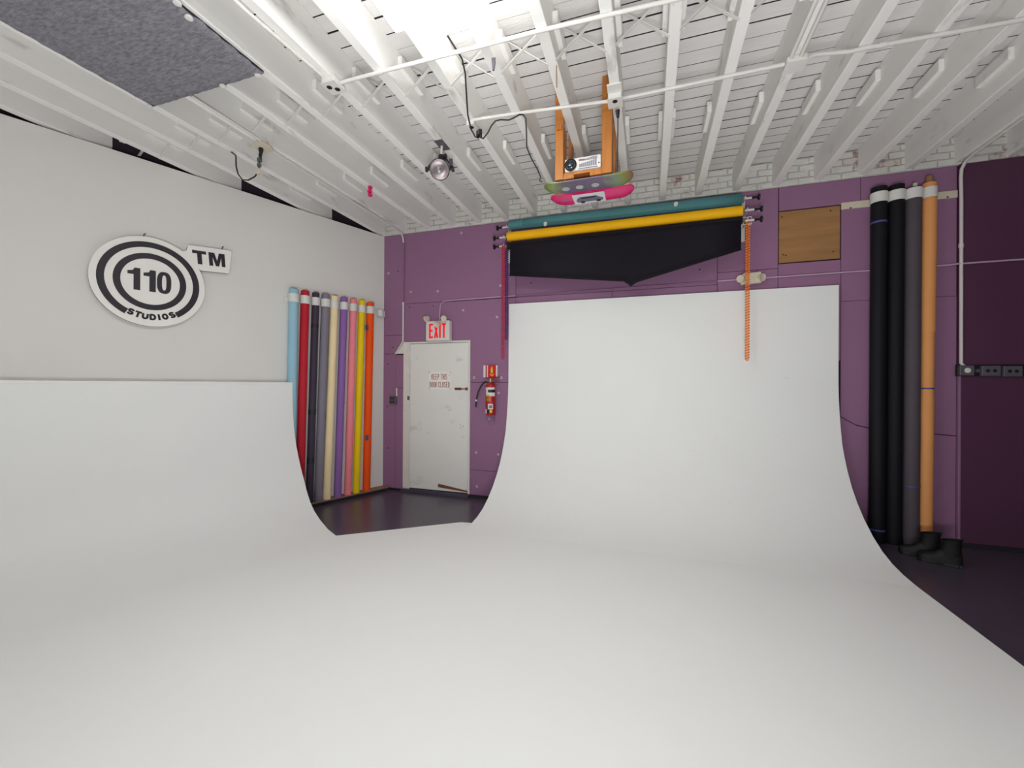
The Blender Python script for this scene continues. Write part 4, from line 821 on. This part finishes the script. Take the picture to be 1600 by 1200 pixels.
# circle outline, broken by the TM tab with small fillets
a_s, a_e = 56.0, 29.0
tab = [(0.278, 0.385), (0.290, 0.402), (0.296, 0.440), (0.302, 0.455), (0.318, 0.460), (0.688, 0.493), (0.700, 0.488), (0.704, 0.472), (0.682, 0.246), (0.676, 0.232), (0.660, 0.226), (0.430, 0.2065), (0.412, 0.206)]
k = 72
for i in range(k+1):
    t = math.radians(a_s + (360 - a_s + a_e)*i/k); pts.append((RD*math.cos(t), RD*math.sin(t)))
outline = tab + [p for p in reversed(pts)]
m = MB(); m.prism(SG, outline, 0.0, 0.032); m.m = [0, 0] + [1]*(len(m.m)-2); m.build('board', [M['signface'], M['signedge']], ws)
def arc_band(r0, r1, a0, a1, n, y0, y1):
    m = MB(); full = abs(a1-a0) >= 359.9; rings = []
    for i in range(n+1 if not full else n):
        t = math.radians(a0+(a1-a0)*i/n); c_, s_ = math.cos(t), math.sin(t)
        rings.append([SG(r0*c_, y0, r0*s_), SG(r1*c_, y0, r1*s_), SG(r1*c_, y1, r1*s_), SG(r0*c_, y1, r0*s_)])
    if full: rings.append(rings[0])
    return m.loft(rings, not full, not full)
arc_band(0.345, 0.400, -57, 240, 80, 0.030, 0.0355).build('outer_ring', M['signblack'], ws)
arc_band(0.232, 0.286, 0, 360, 72, 0.030, 0.0355).build('inner_ring', M['signblack'], ws)
m = MB()
def strokes(mb, fr, polys):
    for p in polys: mb.prism(fr, p, 0.030, 0.0355)
# digits 1 1 0 in heavy condensed shapes
one = lambda x: [(x+0.045, -0.10), (x+0.095, -0.10), (x+0.095, 0.118), (x+0.052, 0.118), (x+0.040, 0.092), (x+0.0, 0.082), (x+0.0, 0.052), (x+0.045, 0.052)]
strokes(m, SG, [one(-0.180), one(-0.060)])
m.build('digit', M['signblack'], ws)
m = MB(); rings = []
for i in range(40):
    t = 2*math.pi*i/40; c_, s_ = math.cos(t), math.sin(t); sup = lambda v, e: math.copysign(abs(v)**e, v)
    ox, oz = 0.102+0.058*sup(c_, .75), 0.008+0.112*sup(s_, .75); ix, iz = 0.102+0.018*sup(c_, .75), 0.008+0.078*sup(s_, .75)
    rings.append([SG(ix, 0.030, iz), SG(ox, 0.030, oz), SG(ox, 0.0355, oz), SG(ix, 0.0355, iz)])
rings.append(rings[0]); m.loft(rings, False, False); m.build('digit', M['signblack'], ws)
TMF = SG.at(0.345, 0.0, 0.268, math.radians(4.5)); m = MB()
m.prism(TMF, [(0.042, 0.0), (0.083, 0.0), (0.083, 0.113), (0.125, 0.113), (0.125, 0.145), (0.0, 0.145), (0.0, 0.113), (0.042, 0.113)], 0.030, 0.0355); m.build('letter', M['signblack'], ws)
m = MB(); m.prism(TMF, [(0.148, 0.0), (0.183, 0.0), (0.183, 0.098), (0.209, 0.0), (0.239, 0.0), (0.265, 0.098), (0.265, 0.0), (0.300, 0.0), (0.300, 0.145), (0.246, 0.145), (0.224, 0.058), (0.202, 0.145), (0.148, 0.145)], 0.030, 0.0355); m.build('letter', M['signblack'], ws)
m = MB()
for ch, an in zip('STUDIOS', (-115.5, -106.3, -97.3, -87.8, -79.8, -71.8, -61.8)):
    t = math.radians(an); w_ = 0.0175 if ch == 'I' else 0.053; h_ = 0.064
    f2 = SG.at(0.345*math.cos(t) + 0.0, 0.0, 0.345*math.sin(t), t + math.pi/2 )
    f3 = f2.at(-w_/2, 0, -h_/2 - 0.012)
    letter(m, ch, f3, w_, h_, 0.0175, 0.030, 0.0355)
m.build('lettering', M['signblack'], ws)
for (u, v) in ((-0.055, 0.455), (0.62, 0.50)):
    m = MB(); m.tube([SG(u, 0.0, v-0.02), SG(u, 0.006, v+0.02), SG(u+0.012, 0.004, v+0.03)], 0.006, 6); m.build('hanging_eye', M['grey'], ws)

# ------------------------------------------------------------------ groups of like things
GRP = {'conduit': 'white conduits on ceiling and walls', 'outlet_box': 'outlet boxes under the joists', 'power_cord': 'black cords under the joists', 'bead_chain': 'plastic bead chains of the backdrop rolls',
       'backdrop_roll': 'backdrop rolls on the back wall', 'backdrop_bracket': 'brackets of the backdrop rolls', 'skateboard': 'skateboards under the projector', 'boot': 'pair of black boots', 'roll_rack': 'clip rails for paper rolls'}
for o in bpy.data.objects:
    if o.parent is None and 'label' in o.keys():
        k = o.name.split('.')[0]
        if k in GRP: o['group'] = GRP[k]
        if k == 'paper_roll': o['group'] = 'coloured paper rolls in the left wall rack' if 'left wall rack' in o['label'] else 'big rolls by the right wall'
